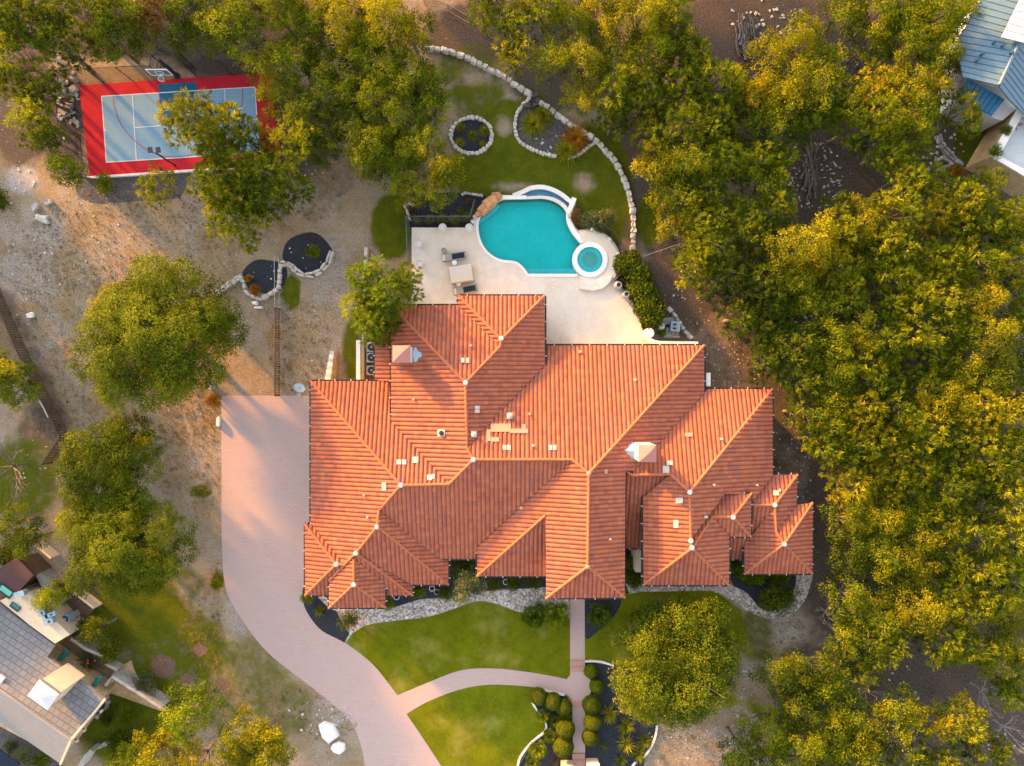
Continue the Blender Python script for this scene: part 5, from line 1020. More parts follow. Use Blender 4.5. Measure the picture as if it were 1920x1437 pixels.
def trunk_mesh(Rr, L, z0, seed, m, bare=.85):
    r_ = random.Random(seed); mb = MB(); base = .08 + .028 * Rr; fork = Vector((r_.uniform(-.2, .2), r_.uniform(-.2, .2), z0 * .75 + .3))
    mb.tube([(0, 0, -.1), (fork.x * .5, fork.y * .5, fork.z * .5), fork], base * 1.2, 8, base * .85)
    for i, (x, y, z, rl) in enumerate(L):
        if i % 2 and len(L) > 14: continue
        e = Vector((x, y, z)); mid = fork.lerp(e, .5) + Vector((r_.uniform(-.3, .3), r_.uniform(-.3, .3), r_.uniform(-.1, .4))) * min(1, Rr / 3)
        mb.tube([fork, mid, e], base * .42, 5, base * .10, caps=False)
        for k in range(2): mb.tube([mid.lerp(e, .5), e + Vector((r_.uniform(-1, 1), r_.uniform(-1, 1), r_.uniform(0, .9))) * rl], base * .14, 4, base * .05, caps=False)
    return mb.mesh('trunk', m)
PROTO = {}
def proto(kind, Rr, var):
    sizes = [1.0, 1.5, 2.1, 2.8, 3.6, 4.6, 6.0]; s_ = min(sizes, key=lambda q: abs(math.log(q / Rr))); key = (kind, s_, var % 3)
    if key not in PROTO:
        z0 = (.2 + .2 * s_) if s_ < 1.4 else min(1.1 + .36 * s_, 3.1); Hh = s_ * (1.0 if kind == 'oak' else 1.1) + (1.0 if s_ > 1.4 else .1); sd_ = int(s_ * 100) + (7 if kind == 'oak' else 77) + 1000 * (var % 3)
        cm, L = crown_mesh(s_, Hh, z0, kind, sd_, LEAF['olive green']); PROTO[key] = (cm, trunk_mesh(s_, L, z0, sd_, M['bark']), z0 + Hh * .55, s_)
    return PROTO[key]
NT = 0
def tree(px, py, rpx, kind='oak', tone='olive green', label='', group=None, name=None, zb=0.0, zs=None):
    global NT; NT += 1
    Rr = rpx * K * .93; cm, tm, zc, s_ = proto(kind, Rr, NT); sc_ = Rr / s_; zs = zs or random.uniform(.9, 1.12); zs = (.8 if py > 1100 else .60 if py < 800 else .64) if rpx > 90 else .72 if (px < 420 and 560 < py < 1050 and rpx > 50) else zs; zc *= sc_ * zs
    p = P(px, py, zc + zb); t = thing(name or (kind + '_tree' if rpx > 26 else kind + '_shrub'), label, 'tree' if rpx > 26 else 'shrub', (p.x, p.y, zb), random.uniform(0, 6.28), group); t.scale = (sc_, sc_, sc_ * zs)
    part('crown', cm, t, LEAF[tone]); part('trunk', tm, t)
    return t
TONE = {'o': 'olive green', 'd': 'dark green', 'y': 'golden green', 'l': 'lime green', 'r': 'russet', 'g': 'grey green', 'n': 'orange'}
ORD = ['first', 'second', 'third', 'fourth', 'fifth', 'sixth', 'seventh', 'eighth', 'ninth', 'tenth', 'eleventh', 'twelfth', 'thirteenth', 'fourteenth']
def size_word(r): return 'small' if r < 42 else 'medium' if r < 58 else 'large' if r < 80 else 'very large'
def grove(phrase, group, items):
    items = sorted(items)
    for i, (x, y, r, k) in enumerate(items):
        kind = 'juniper' if k[0] == 'J' else 'oak'; w_ = ORD[i] + ' from the left' if len(items) > 1 else ''
        if len(items) > 1 and i == len(items) - 1: w_ = 'rightmost'
        if len(items) > 1 and i == 0: w_ = 'leftmost'
        r = r * (1.16 if y > 380 else 1.1) if x > 1190 else r
        lb = f"{TONE[k[1]]} {kind}{', ' + w_ if w_ else ''} {phrase}"; (len(lb.split()) > 16) and print('LONG', lb)
        tree(x, y, r, kind, TONE[k[1]], lb, group)
G = 'trees of the surrounding woods'
grove('in the top row above the sports court', G, [(5, 30, 60, 'Jo'), (60, 40, 62, 'Jo'), (145, 25, 55, 'Jd'), (225, 20, 55, 'Oo'), (300, 22, 52, 'Or'), (370, 15, 55, 'Oo'), (440, 35, 68, 'Oo'), (525, 25, 60, 'Oo')])
grove('in the second row just above the court fence', G, [(35, 110, 55, 'Jo'), (120, 95, 58, 'Jo'), (215, 80, 62, 'Oo'), (268, 62, 42, 'Oo'), (410, 75, 45, 'Od'), (345, 70, 38, 'Od')])
grove('left of the sports court', G, [(28, 160, 42, 'Jo'), (75, 175, 40, 'Jd'), (70, 225, 50, 'Jo'), (95, 262, 34, 'Od')])
grove('over the lower right of the court', 'junipers over the court', [(388, 235, 72, 'Jy'), (420, 262, 58, 'Jo'), (478, 268, 50, 'Jo'), (440, 345, 78, 'Jo'), (525, 330, 74, 'Jo'), (455, 420, 60, 'Jo'), (505, 380, 55, 'Jd')])
grove('below the sports court kerb', 'bushes below the court', [(135, 318, 36, 'Oo'), (300, 350, 42, 'Jo')])
grove('in the row right of the court', G, [(505, 125, 50, 'Oy'), (560, 120, 55, 'Oo'), (530, 190, 48, 'Oy'), (585, 205, 52, 'Od'), (560, 265, 52, 'Jo'), (610, 275, 44, 'Od')])
grove('top row of grove between court and back lawn', G, [(585, 45, 60, 'Oo'), (650, 45, 66, 'Oy'), (720, 50, 70, 'Oy'), (775, 70, 52, 'Oy'), (615, 110, 55, 'Od'), (690, 110, 58, 'Oo')])
grove('middle row of grove between court and back lawn', G, [(640, 175, 60, 'Oo'), (700, 185, 62, 'Oo'), (755, 155, 62, 'Oo'), (805, 165, 48, 'Od'), (755, 225, 60, 'Oo'), (810, 205, 40, 'Oo'), (665, 240, 55, 'Od')])
grove('lower row of grove between court and back lawn', G, [(705, 280, 60, 'Oo'), (750, 310, 58, 'Oo'), (795, 270, 45, 'Oo'), (835, 318, 38, 'Oy'), (770, 358, 42, 'Oy'), (815, 360, 42, 'Oo'), (680, 305, 40, 'Od')])
grove('along the top edge behind the back lawn', G, [(905, 25, 42, 'Jo'), (960, 40, 52, 'Jo'), (1020, 20, 50, 'Jo'), (1075, 45, 58, 'Oo'), (1140, 25, 52, 'Oy'), (1200, 35, 62, 'Oy'), (1262, 30, 52, 'Oo')])
grove('in the second row behind the back lawn', G, [(965, 100, 40, 'Jy'), (1030, 110, 48, 'Oo'), (1095, 120, 58, 'Oy'), (1150, 100, 50, 'Oo'), (1215, 105, 58, 'Oo'), (1275, 90, 42, 'Od'), (1300, 125, 42, 'Jo')])
grove('in the third row right of the back lawn', G, [(1090, 180, 44, 'Oy'), (1155, 170, 56, 'Jo'), (1215, 180, 56, 'Jo'), (1280, 175, 56, 'Jo'), (1340, 150, 50, 'Jo'), (1375, 190, 44, 'Jd')])
grove('level with the top of the pool lawn', G, [(1150, 225, 42, 'Jd'), (1215, 245, 46, 'Jy'), (1275, 245, 56, 'Jo'), (1335, 235, 52, 'Jo'), (1390, 245, 44, 'Jd')])
grove('level with the swimming pool top', G, [(1235, 310, 52, 'Oy'), (1295, 315, 55, 'Oo'), (1352, 300, 52, 'Jo'), (1405, 310, 46, 'Jo'), (1260, 365, 46, 'Oo'), (1330, 370, 55, 'Jo')])
grove('in the row right of the hot tub', G, [(1268, 428, 40, 'Oy'), (1320, 440, 52, 'Jo'), (1385, 425, 50, 'Jo'), (1300, 500, 44, 'Jo'), (1355, 520, 55, 'Jd'), (1420, 460, 42, 'Jd')])
grove('beside the top clearing with the log pile', G, [(1440, 110, 50, 'Oy'), (1500, 80, 52, 'Oy'), (1430, 175, 52, 'Oy'), (1495, 165, 62, 'Oy'), (1545, 120, 45, 'Oo'), (1450, 225, 45, 'Oo'), (1515, 225, 52, 'Jo')])
grove('along the top edge left of the blue roof', G, [(1580, 25, 45, 'Oo'), (1640, 30, 55, 'Oo'), (1700, 25, 55, 'Oo'), (1760, 25, 55, 'Oo'), (1805, 35, 34, 'Oo')])
grove('in the second row left of the blue roof', G, [(1640, 95, 42, 'Oo'), (1690, 85, 52, 'Oo'), (1745, 85, 52, 'Oo'), (1775, 115, 32, 'Oy'), (1575, 190, 45, 'Jo')])
grove('level with the blue porch roof', G, [(1640, 165, 45, 'Jy'), (1690, 170, 48, 'Oy'), (1745, 170, 40, 'Jy'), (1800, 215, 44, 'Jd'), (1590, 240, 46, 'Jo'), (1650, 225, 52, 'Jo'), (1710, 225, 48, 'Oo')])
grove('between clearing and tall retaining wall', G, [(1655, 285, 46, 'Jo'), (1705, 280, 40, 'Jo'), (1690, 335, 46, 'Jo'), (1740, 350, 42, 'Jo'), (1800, 375, 44, 'Jo'), (1845, 355, 38, 'Jo')])
grove('in the row right of the clearing', G, [(1455, 300, 36, 'Jo'), (1435, 350, 44, 'Oo'), (1680, 400, 46, 'Jo'), (1735, 410, 50, 'Jy'), (1795, 430, 52, 'Jo'), (1850, 420, 50, 'Jo'), (1900, 420, 46, 'Jo')])
grove('in the row below the clearing', G, [(1450, 400, 42, 'Jo'), (1500, 470, 62, 'Oy'), (1560, 440, 46, 'Jo'), (1610, 430, 52, 'Oy'), (1660, 460, 46, 'Jo'), (1570, 395, 36, 'Jd')])
grove('in woods level with the hedge', G, [(1430, 545, 52, 'Jd'), (1485, 535, 52, 'Oo'), (1545, 510, 52, 'Jy'), (1605, 500, 48, 'Oo'), (1660, 520, 46, 'Jo'), (1715, 490, 50, 'Jo'), (1770, 495, 50, 'Jo'), (1825, 490, 48, 'Jo'), (1885, 490, 50, 'Jo')])
grove('in woods level with the pump equipment', G, [(1385, 595, 44, 'Jd'), (1440, 615, 50, 'Jd'), (1530, 575, 48, 'Oo'), (1585, 560, 44, 'Jo'), (1690, 570, 50, 'Jo'), (1745, 565, 48, 'Jo'), (1830, 555, 50, 'Oy'), (1890, 560, 40, 'Jo')])
grove('in woods level with the middle roof', G, [(1445, 665, 46, 'Jd'), (1500, 640, 44, 'Jd'), (1548, 645, 48, 'Oo'), (1605, 630, 44, 'Oy'), (1660, 640, 46, 'Jo'), (1715, 640, 46, 'Jo'), (1790, 620, 48, 'Jo'), (1845, 630, 52, 'Oy'), (1905, 625, 42, 'Jo')])
grove('in woods level with the right wing top', G, [(1495, 705, 46, 'Jd'), (1555, 705, 52, 'Oo'), (1620, 710, 48, 'Jo'), (1660, 690, 36, 'Jo'), (1730, 715, 50, 'Jo'), (1790, 690, 46, 'Oy'), (1850, 700, 48, 'Oo'), (1905, 700, 42, 'Jo')])
grove('in woods level with the right chimney', G, [(1505, 775, 42, 'Jd'), (1555, 775, 48, 'Oo'), (1615, 775, 50, 'Jy'), (1675, 765, 48, 'Jo'), (1770, 750, 52, 'Oy'), (1830, 770, 52, 'Jy'), (1890, 770, 48, 'Oy')])
grove('in woods level with the small right gables', G, [(1540, 830, 46, 'Jo'), (1600, 840, 52, 'Jo'), (1660, 830, 50, 'Jy'), (1720, 810, 48, 'Jo'), (1780, 830, 50, 'Jo'), (1840, 845, 52, 'Jo'), (1900, 840, 46, 'Jo')])
grove('in woods right of the front right corner', G, [(1590, 905, 48, 'Jy'), (1650, 895, 52, 'Jy'), (1710, 890, 52, 'Jo'), (1770, 900, 52, 'Jo'), (1830, 920, 50, 'Jo'), (1890, 910, 48, 'Jo')])
grove('in woods level with the front eaves', G, [(1590, 980, 46, 'Od'), (1640, 965, 50, 'Oy'), (1700, 960, 50, 'Oo'), (1760, 975, 50, 'Jo'), (1820, 990, 48, 'Jo'), (1885, 985, 48, 'Jo')])
grove('in woods level with the front lawn top', G, [(1590, 1045, 42, 'Od'), (1645, 1040, 52, 'Oo'), (1705, 1035, 52, 'Oy'), (1770, 1055, 50, 'Jo'), (1830, 1060, 48, 'Jo'), (1890, 1060, 46, 'Jo')])
grove('in woods level with the front lawn middle', G, [(1590, 1125, 46, 'Oo'), (1640, 1155, 50, 'Oo'), (1670, 1100, 44, 'Od'), (1715, 1135, 52, 'Oy'), (1780, 1130, 50, 'Jo'), (1840, 1120, 46, 'Jo'), (1890, 1140, 46, 'Oy')])
grove('in woods level with the curved path', G, [(1585, 1195, 42, 'Oo'), (1650, 1205, 48, 'Jo'), (1760, 1200, 48, 'Jo'), (1815, 1210, 46, 'Jd'), (1875, 1215, 52, 'Oy')])
grove('right of the big front oak', G, [(1465, 1262, 48, 'Od'), (1515, 1255, 44, 'Od'), (1500, 1310, 46, 'Od'), (1560, 1270, 42, 'Oo'), (1610, 1250, 40, 'Jo'), (1570, 1320, 48, 'Oo')])
grove('along bottom edge right of big front oak', G, [(1390, 1408, 42, 'Oo'), (1440, 1360, 50, 'Oo'), (1500, 1390, 52, 'Oo'), (1440, 1430, 44, 'Oo'), (1565, 1380, 56, 'Oo'), (1625, 1365, 46, 'Oy'), (1620, 1425, 48, 'Oo'), (1550, 1440, 44, 'Oo')])
grove('in the lower right corner of the woods', G, [(1685, 1335, 46, 'Oo'), (1740, 1350, 40, 'Jy'), (1700, 1425, 44, 'Jo'), (1770, 1425, 40, 'Jo'), (1800, 1340, 42, 'Jo'), (1840, 1400, 42, 'Jd'), (1890, 1290, 34, 'Jo')])
# the separate garden trees
tree(1275, 1240, 122, 'oak', 'dark green', 'big spreading oak on the front lawn right of the walkway'); tree(1310, 1180, 70, 'oak', 'dark green', 'dark oak crown touching the gravel strip, behind the big front oak'); tree(1235, 1290, 62, 'oak', 'olive green', 'olive oak at the lower left edge of the big front oak'); tree(1368, 1210, 48, 'oak', 'olive green', 'olive oak at the right side of the big front oak'); tree(1195, 1300, 45, 'oak', 'olive green', 'olive oak limb reaching over the yucca bed from the big oak'); tree(1335, 1290, 50, 'oak', 'olive green', 'olive oak at the lower right of the big front oak'); tree(1195, 1195, 48, 'oak', 'dark green', 'dark oak reaching over the lawn left of the big oak'); tree(1250, 1160, 55, 'oak', 'dark green', 'dark oak nearest the front right eaves')
tree(302, 630, 156, 'oak', 'dark green', 'big spreading oak alone in the dry yard above the driveway'); tree(245, 600, 80, 'oak', 'golden green', 'golden oak leaning out of the left side of the big yard oak'); tree(385, 600, 62, 'oak', 'dark green', 'dark oak at the right side of the big yard oak')
tree(205, 872, 104, 'oak', 'dark green', 'large oak left of the driveway, upper of the two overlapping oaks'); tree(235, 1020, 128, 'oak', 'dark green', 'large oak left of the driveway, lower of the two overlapping oaks'); tree(180, 985, 70, 'oak', 'olive green', 'olive oak on the left of the two overlapping driveway oaks'); tree(240, 835, 55, 'oak', 'golden green', 'golden oak at the top of the two overlapping driveway oaks')
tree(28, 718, 58, 'oak', 'olive green', 'oak at the left edge beside the boundary fence'); tree(5, 690, 40, 'oak', 'golden green', 'golden oak cut by the left edge of the photo'); tree(0, 375, 22, 'oak', 'dark green', 'dark bush at the left edge below the pale rocks'); tree(28, 985, 46, 'oak', 'dark green', 'dark oak left of the driveway oaks'); tree(60, 1010, 34, 'oak', 'dark green', 'small dark oak above the brown shed')
tree(720, 556, 80, 'juniper', 'lime green', 'lime green feathery tree at the left corner of the pool deck', name='mesquite_tree'); tree(706, 600, 54, 'juniper', 'lime green', 'lower part of the lime green clump beside the deck corner', name='mesquite_tree')
tree(362, 1330, 66, 'oak', 'lime green', 'lime green tree in the side lawn by the mulch rings'); tree(478, 1400, 78, 'oak', 'golden green', 'golden oak at the bottom edge between driveway and lime tree'); tree(290, 1415, 62, 'oak', 'golden green', 'golden oak at the bottom edge left of the lime tree'); tree(240, 1430, 42, 'oak', 'olive green', 'smaller oak at the bottom edge near the shingle roof'); tree(370, 1425, 45, 'oak', 'golden green', 'golden oak below the lime tree')
tree(95, 1118, 30, 'oak', 'lime green', 'lime green bush beside the beige flat roof'); tree(118, 1105, 24, 'oak', 'olive green', 'olive bush above the raised soil bed'); tree(185, 1180, 30, 'oak', 'dark green', 'dark bush between flat roof and side lawn'); tree(210, 1215, 24, 'oak', 'dark green', 'dark bush above the courtyard wall'); tree(160, 1180, 22, 'oak', 'dark green', 'dark bush against the flat roof wall'); tree(230, 1390, 26, 'oak', 'dark green', 'dark bush in the bottom of the neighbour garden'); tree(20, 1040, 26, 'oak', 'dark green', 'dark bush above the brown shed roof')
tree(275, 1280, 22, 'oak', 'grey green', 'grey green bush outside the garden wall'); tree(235, 1395 - 60, 16, 'oak', 'olive green', 'small bush in the dark neighbour lawn'); tree(200, 1345, 14, 'oak', 'dark green', 'low plant by the pond edging')
tree(22, 1400, 15, 'oak', 'grey green', 'small grey green bush on the dark patio, left'); tree(46, 1416, 17, 'oak', 'grey green', 'small grey green bush on the dark patio, middle'); tree(78, 1424, 16, 'oak', 'dark green', 'small dark bush on the dark patio, right')
tag(MB().box(P(8, 1432, 2.0), (2.2, 1.5, .1), R(-36)).build('navy_awning', M['darkcloth']), 'navy awning over the dark patio in the lower left corner', 'awning')
# hedge, shrubs
def hedge(path, rpx, h, label, tone):
    pts = [P(x, y, h * .6) for x, y in curve(path, False, 4)]; r_ = np.random.default_rng(5); Ps = []; Ns = []; T = []
    for p in pts:
        for _ in range(5):
            c = np.array([p.x + r_.normal(0, rpx * K * .32), p.y + r_.normal(0, rpx * K * .32), h * .55]); n = 260; d = r_.normal(size=(n, 3)); d /= np.linalg.norm(d, axis=1, keepdims=True); Ps.append(c + d * np.array([rpx * K * .6, rpx * K * .6, h * .45]) * r_.uniform(.85, 1.08, (n, 1))); Ns.append(d + r_.normal(0, .5, (n, 3))); T.append(np.full(n, r_.normal(.5, .12)) + r_.normal(0, .12, n))
    pp = np.vstack(Ps); n = len(pp); t = thing('hedge', label, 'hedge', pts[0] * 1.0); me = leafmesh('foliage', pp - np.array(t.location), np.vstack(Ns), r_.uniform(.16, .28, n), r_.uniform(.1, .16, n), np.concatenate(T), LEAF[tone]); part('foliage', me, t)
    mb = MB(); [mb.tube([p - t.location - Vector((0, 0, p.z)), p - t.location], .05, 5) for p in pts[::3]]; part('stem', mb.mesh('stem', M['bark']), t)
hedge([(1176, 488), (1190, 515), (1203, 545), (1216, 570), (1228, 588)], 27, 2.6, 'dense dark green hedge curving between the deck railing and the woods', 'dark green')
hedge([(1374, 1062), (1400, 1078), (1430, 1080), (1470, 1077)], 14, 1.1, 'clipped low hedge under the right front eaves', 'dark green')
for x, y, r, tn, lb in [(1080, 407, 13, 'r', 'russet shrub in the bed inside the white weir wall'), (1107, 415, 17, 'g', 'grey green shrub above the hot tub terrace, left'), (1133, 413, 20, 'g', 'grey green shrub above the hot tub terrace, right'), (878, 1094, 35, 'g', 'large grey green shrub in front of the left wing'), (866, 1060, 22, 'd', 'dark shrub tucked under the eaves above the grey green shrub'), (727, 1132, 14, 'l', 'small bright shrub at the corner of the left front gable'), (655, 1163, 18, 'd', 'round dark shrub at the tip of the left mulch bed'), (578, 1120, 12, 'o', 'small shrub where the driveway meets the left gable'), (780, 1105, 17, 'd', 'low dark shrub in the mulch left of the rimmed pots'), (835, 1112, 14, 'd', 'low dark shrub in the mulch right of the rimmed pots'),
                        (925, 1095, 14, 'd', 'low dark shrub left of the single white rimmed pot'), (962, 1093, 15, 'd', 'low dark shrub right of the single white rimmed pot'), (1000, 1090, 16, 'd', 'low dark shrub beside the entrance wing'), (1190, 1085, 18, 'd', 'dark shrub in the recess right of the entrance'), (1190, 1055, 16, 'd', 'dark shrub deep in the recess right of the entrance'), (1465, 1118, 28, 'd', 'rounded dark green shrub in the right corner mulch bed'), (1440, 1125, 20, 'd', 'dark green shrub left of the rounded corner shrub'),
                        (466, 523, 7, 'n', 'small orange ball shrub in the split bed'), (479, 545, 10.5, 'n', 'larger orange ball shrub in the split bed'), (589, 472, 13, 'o', 'green shrub in the oval mulch bed'), (197, 345, 18, 'o', 'small low shrub on the weed cloth below the court'), (402, 752, 15, 'n', 'orange shrub at the top left corner of the driveway'), (1240, 625, 9, 'l', 'small yellow green plant among the pool pipes'), (1794, 322, 14, 'n', 'orange tinted bush at the foot of the retaining wall'), (1866, 285, 13, 'd', 'dark shrub on the terrace inside the retaining wall'), (1885, 245, 10, 'd', 'narrow dark shrub on the terrace edge'), (405, 1095, 10, 'o', 'low weeds beside the driveway edge'), (1300, 470, 16, 'o', 'small bush beyond the short wire fence')]:
    zb = {'1866': 2.9, '1885': 2.9}.get(str(x), .6 if x in (1080, 1107, 1133) else 0)
    tree(x, y, r, 'oak', TONE[tn], lb, None, 'shrub', zb)
# clipped boxwood balls
def ballmesh(seed):
    r_ = np.random.default_rng(seed); n = 3400; d = r_.normal(size=(n, 3)); d[:, 2] = np.abs(d[:, 2]) * 1.0 - .25; d /= np.linalg.norm(d, axis=1, keepdims=True)
    rad = r_.uniform(.90, 1.0, (n, 1)) * (1 + .03 * np.sin(5 * d[:, :1] + seed))
    return leafmesh('foliage', d * rad * np.array([.75, .75, .72]) + [0, 0, .6], d + r_.normal(0, .35, (n, 3)), r_.uniform(.07, .13, n), r_.uniform(.05, .09, n), r_.normal(.5, .16, n), LEAF['dark green'])
BALL = [ballmesh(1), ballmesh(2)]
bl = {1108: 'topmost in the column right of the walkway', 1119: 'second in the column right of the walkway', 1109: 'third and widest in the column right of the walkway', 1111: 'fourth in the column right of the walkway', 1107: 'lowest in the column right of the walkway', 1010: 'leftmost of three below the round landing', 1036: 'middle of three below the round landing', 1057: 'nearest the landing of three below it', 1060: 'upper of the two beside the lower steps', 1056: 'lower of the two beside the lower steps'}
for i, (x, y, r) in enumerate([(1108, 1260, 13.5), (1119, 1287, 14.5), (1109, 1321, 18.5), (1111, 1353, 17.5), (1107, 1382, 17), (1010, 1306, 17), (1036, 1315, 17.5), (1057, 1326, 16.5), (1060, 1366, 19), (1056, 1399, 20)]):
    t = thing('boxwood_ball', 'round clipped boxwood ball, ' + bl[x], 'shrub', P(x, y, .6), i * .7, 'clipped boxwood balls by the walkway'); t.location.z = 0; t.scale = (r * K / .75 * .97,) * 3
    part('foliage', BALL[i % 2], t, LEAF['olive green' if i in (0, 1) else 'dark green']); part('core', MB().lathe((0, 0, 0), [(.3, 0), (.62, .35), (.66, .65), (.5, 1.0), (.2, 1.15)], 14).mesh('core', M['bark']), t)
# rosettes: yuccas, grasses, palms
def rosette(n, ln, wd, droop, up, seed, m, name='foliage'):
    r_ = random.Random(seed); V = []; Fc = []; T = []
    for i in range(n):
        a = i * 2.39996 + r_.uniform(-.2, .2); e = r_.uniform(*up); L = ln * r_.uniform(.75, 1.12); d = Vector((math.cos(a), math.sin(a), 0)); s_ = Vector((-d.y, d.x, 0)); o = len(V); segs = 4; tn = r_.gauss(.5, .2)
        for k in range(segs + 1):
            f = k / segs; p = d * (L * f * math.cos(e)) + Vector((0, 0, .1 + L * f * math.sin(e) - droop * L * f * f)); p.z = max(p.z, .03); w_ = wd * (1 - f) ** .6 * (.6 + .8 * f if f < .4 else 1) / 2
            V += [p - s_ * w_, p + s_ * w_]
        for k in range(segs): Fc.append((o + 2 * k, o + 2 * k + 1, o + 2 * k + 3, o + 2 * k + 2)); T.append(min(1, max(0, tn + r_.gauss(0, .08))))
    me = bpy.data.meshes.new(name); me.from_pydata([tuple(v) for v in V], [], Fc); at = me.attributes.new('tint', 'FLOAT', 'FACE'); at.data.foreach_set('value', T); me.materials.append(m); return me
def palm_mesh(seed, m):
    r_ = random.Random(seed); V = []; Fc = []; T = []
    for i in range(30):
        a = i * 2.39996; e = 1.35 - 1.2 * (i / 30) + r_.uniform(-.15, .15); L = .16 + .62 * ((i + 1) / 30) ** .7; d = Vector((math.cos(a) * math.cos(e), math.sin(a) * math.cos(e), math.sin(e))); b = Vector((0, 0, .5)) + d * L; tn = r_.gauss(.5, .16); s_ = Vector((-math.sin(a), math.cos(a), 0)); upv = d.cross(s_)
        o = len(V); V += [Vector((0, 0, .45)) - s_ * .012, Vector((0, 0, .45)) + s_ * .012, b + s_ * .012, b - s_ * .012]; Fc.append((o, o + 1, o + 2, o + 3)); T.append(.3)
        for k in range(13):
            q = (k - 6) / 6 * 1.75; w_ = d * math.cos(q) + s_ * math.sin(q); Lf = r_.uniform(.42, .62); tip = b + w_ * Lf - Vector((0, 0, .14 + .1 * abs(q))); w2 = (s_ * math.cos(q) - d * math.sin(q)) * .035; mid = b + w_ * Lf * .45
            o = len(V); V += [b, mid - w2, tip, mid + w2]; Fc.append((o, o + 1, o + 2, o + 3)); T.append(min(1, max(0, tn + r_.gauss(0, .12))))
    me = bpy.data.meshes.new('foliage'); me.from_pydata([tuple(v) for v in V], [], Fc); at = me.attributes.new('tint', 'FLOAT', 'FACE'); at.data.foreach_set('value', T); me.materials.append(m); return me
YUC = rosette(90, .85, .055, .12, (.15, 1.25), 3, LEAF['olive green']); GRS = rosette(300, .95, .034, .45, (.35, 1.35), 4, LEAF['golden green']); AGV = rosette(46, .6, .10, .05, (.2, 1.2), 5, LEAF['grey green']); PLM = palm_mesh(6, LEAF['olive green'])
def plant(x, y, r, me, tone, name, cat, label, group=None, base=.85, z=0.0, core='bark'):
    t = thing(name, label, cat, P(x, y, z + .2), random.uniform(0, 6), group); t.location.z = z; t.scale = (r * K / base,) * 3; part('foliage', me, t, LEAF[tone]); part('crown_base', MB().lathe((0, 0, 0), [(.10, 0), (.09, .12), (.05, .2)], 8).mesh('crown_base', M[core]), t)
for i, (x, y, r, tn, lb) in enumerate([(1142, 1338, 19, 'y', 'spiky yucca right of the widest boxwood ball'), (1173, 1360, 19, 'o', 'spiky yucca in the middle of the right walkway bed'), (1173, 1394, 19, 'y', 'spiky yellowish yucca below the middle yucca'), (1212, 1348, 16, 'o', 'spiky yucca at the right rim of the walkway bed, upper'), (1208, 1390, 17, 'o', 'spiky yucca at the right rim of the walkway bed, lower'), (1164, 1424, 14, 'o', 'spiky yucca at the bottom of the walkway bed, left'), (1196, 1413, 18, 'o', 'spiky yucca at the bottom of the walkway bed, right'), (1132, 1399, 9, 'o', 'tiny yucca below the boxwood column'), (599, 1147, 12, 'o', 'spiky plant in the mulch near the driveway'), (1205, 1245 - 0, 10, 'o', 'small yucca at the shaded edge of the big oak')][:9]):
    plant(x, y, r, YUC, TONE[tn], 'yucca', 'yucca', lb, 'yuccas in the front beds', .68)
for i, (x, y, r, lb) in enumerate([(1003, 1150, 30, 'fan palm left of the front walkway, farther from it'), (1040, 1148, 34, 'fan palm left of the front walkway, nearest it'), (1122, 1150, 28, 'fan palm right of the front walkway'), (1017, 1341, 17, 'fan palm under the leftmost boxwood of three'), (1040, 1350, 17, 'fan palm under the middle boxwood of three'), (1060, 1345, 15, 'fan palm beside the lower walkway'), (1032, 1378, 18, 'fan palm left of the two stacked boxwood balls'), (1008, 1402, 22, 'fan palm beside the white edging at the bottom'), (998, 1428, 18, 'fan palm at the bottom edge left of the pillar')]):
    plant(x, y, r, PLM, 'olive green' if i % 2 else 'dark green', 'fan_palm', 'palm', lb, 'fan palms by the front walkway', 1.25)
plant(1041, 1428, 11, YUC, 'russet', 'yucca', 'yucca', 'brown dying yucca left of the white pillar')
for x, y, r, tn, lb in [(1000, 236, 22, 'y', 'tall green grass clump in the stony bed, lower left of the pair'), (1019, 217, 19, 'y', 'tall yellow grass clump in the stony bed, upper right of the pair'), (1078, 262, 24, 'n', 'orange grass clump at the right of the stony bed'), (1062, 283, 20, 'y', 'green grass clump below the orange grass clump'), (863, 238, 8, 'y', 'small grass tuft in the ring bed, upper left'), (909, 245, 10, 'y', 'grass tuft in the ring bed, upper right'), (886, 254, 10, 'o', 'dark grass tuft at the centre of the ring bed'), (861, 268, 9, 'y', 'grass tuft in the ring bed, lower left'), (905, 269, 6, 'y', 'smallest grass tuft in the ring bed, lower right'),
                        (781, 412, 7, 'y', 'grass tuft above the deck fence, first from the left'), (806, 411, 8, 'y', 'grass tuft above the deck fence, second from the left'), (829, 410, 10, 'y', 'grass tuft above the deck fence, third from the left'), (852, 412, 10, 'y', 'grass tuft above the deck fence, fourth from the left'), (876, 407, 9, 'y', 'grass tuft above the deck fence, nearest the pool'), (863, 394, 6, 'o', 'small grass tuft in the middle of the bed above the deck'), (886, 395, 5, 'o', 'small grass tuft beside the orange rock waterfall'), (773, 397, 7, 'r', 'brown grass tuft at the left tip of the bed above the deck'), (878, 378, 6, 'r', 'brown grass tuft at the top of the bed above the deck')]:
    plant(x, y, r, GRS, TONE[tn], 'grass_clump', 'ornamental grass', lb, 'ornamental grass clumps in the garden beds', .55)
plant(1448, 1098, 15, AGV, 'grey green', 'agave', 'agave', 'blue green agave beside the rounded corner shrub', None, .6)
t = thing('flowering_bush', 'loose bush with red flowers in the brick courtyard', 'bush', P(160, 1245, .8)); t.location.z = 0
part('foliage', rosette(160, 1.5, .07, .3, (.2, 1.3), 9, LEAF['grey green']), t); part('stem', MB().tube([(0, 0, 0), (0, 0, .5)], .08, 6).mesh('stem', M['bark']), t)
fm = plain('red_flower', (.55, .07, .04), .6, .2)
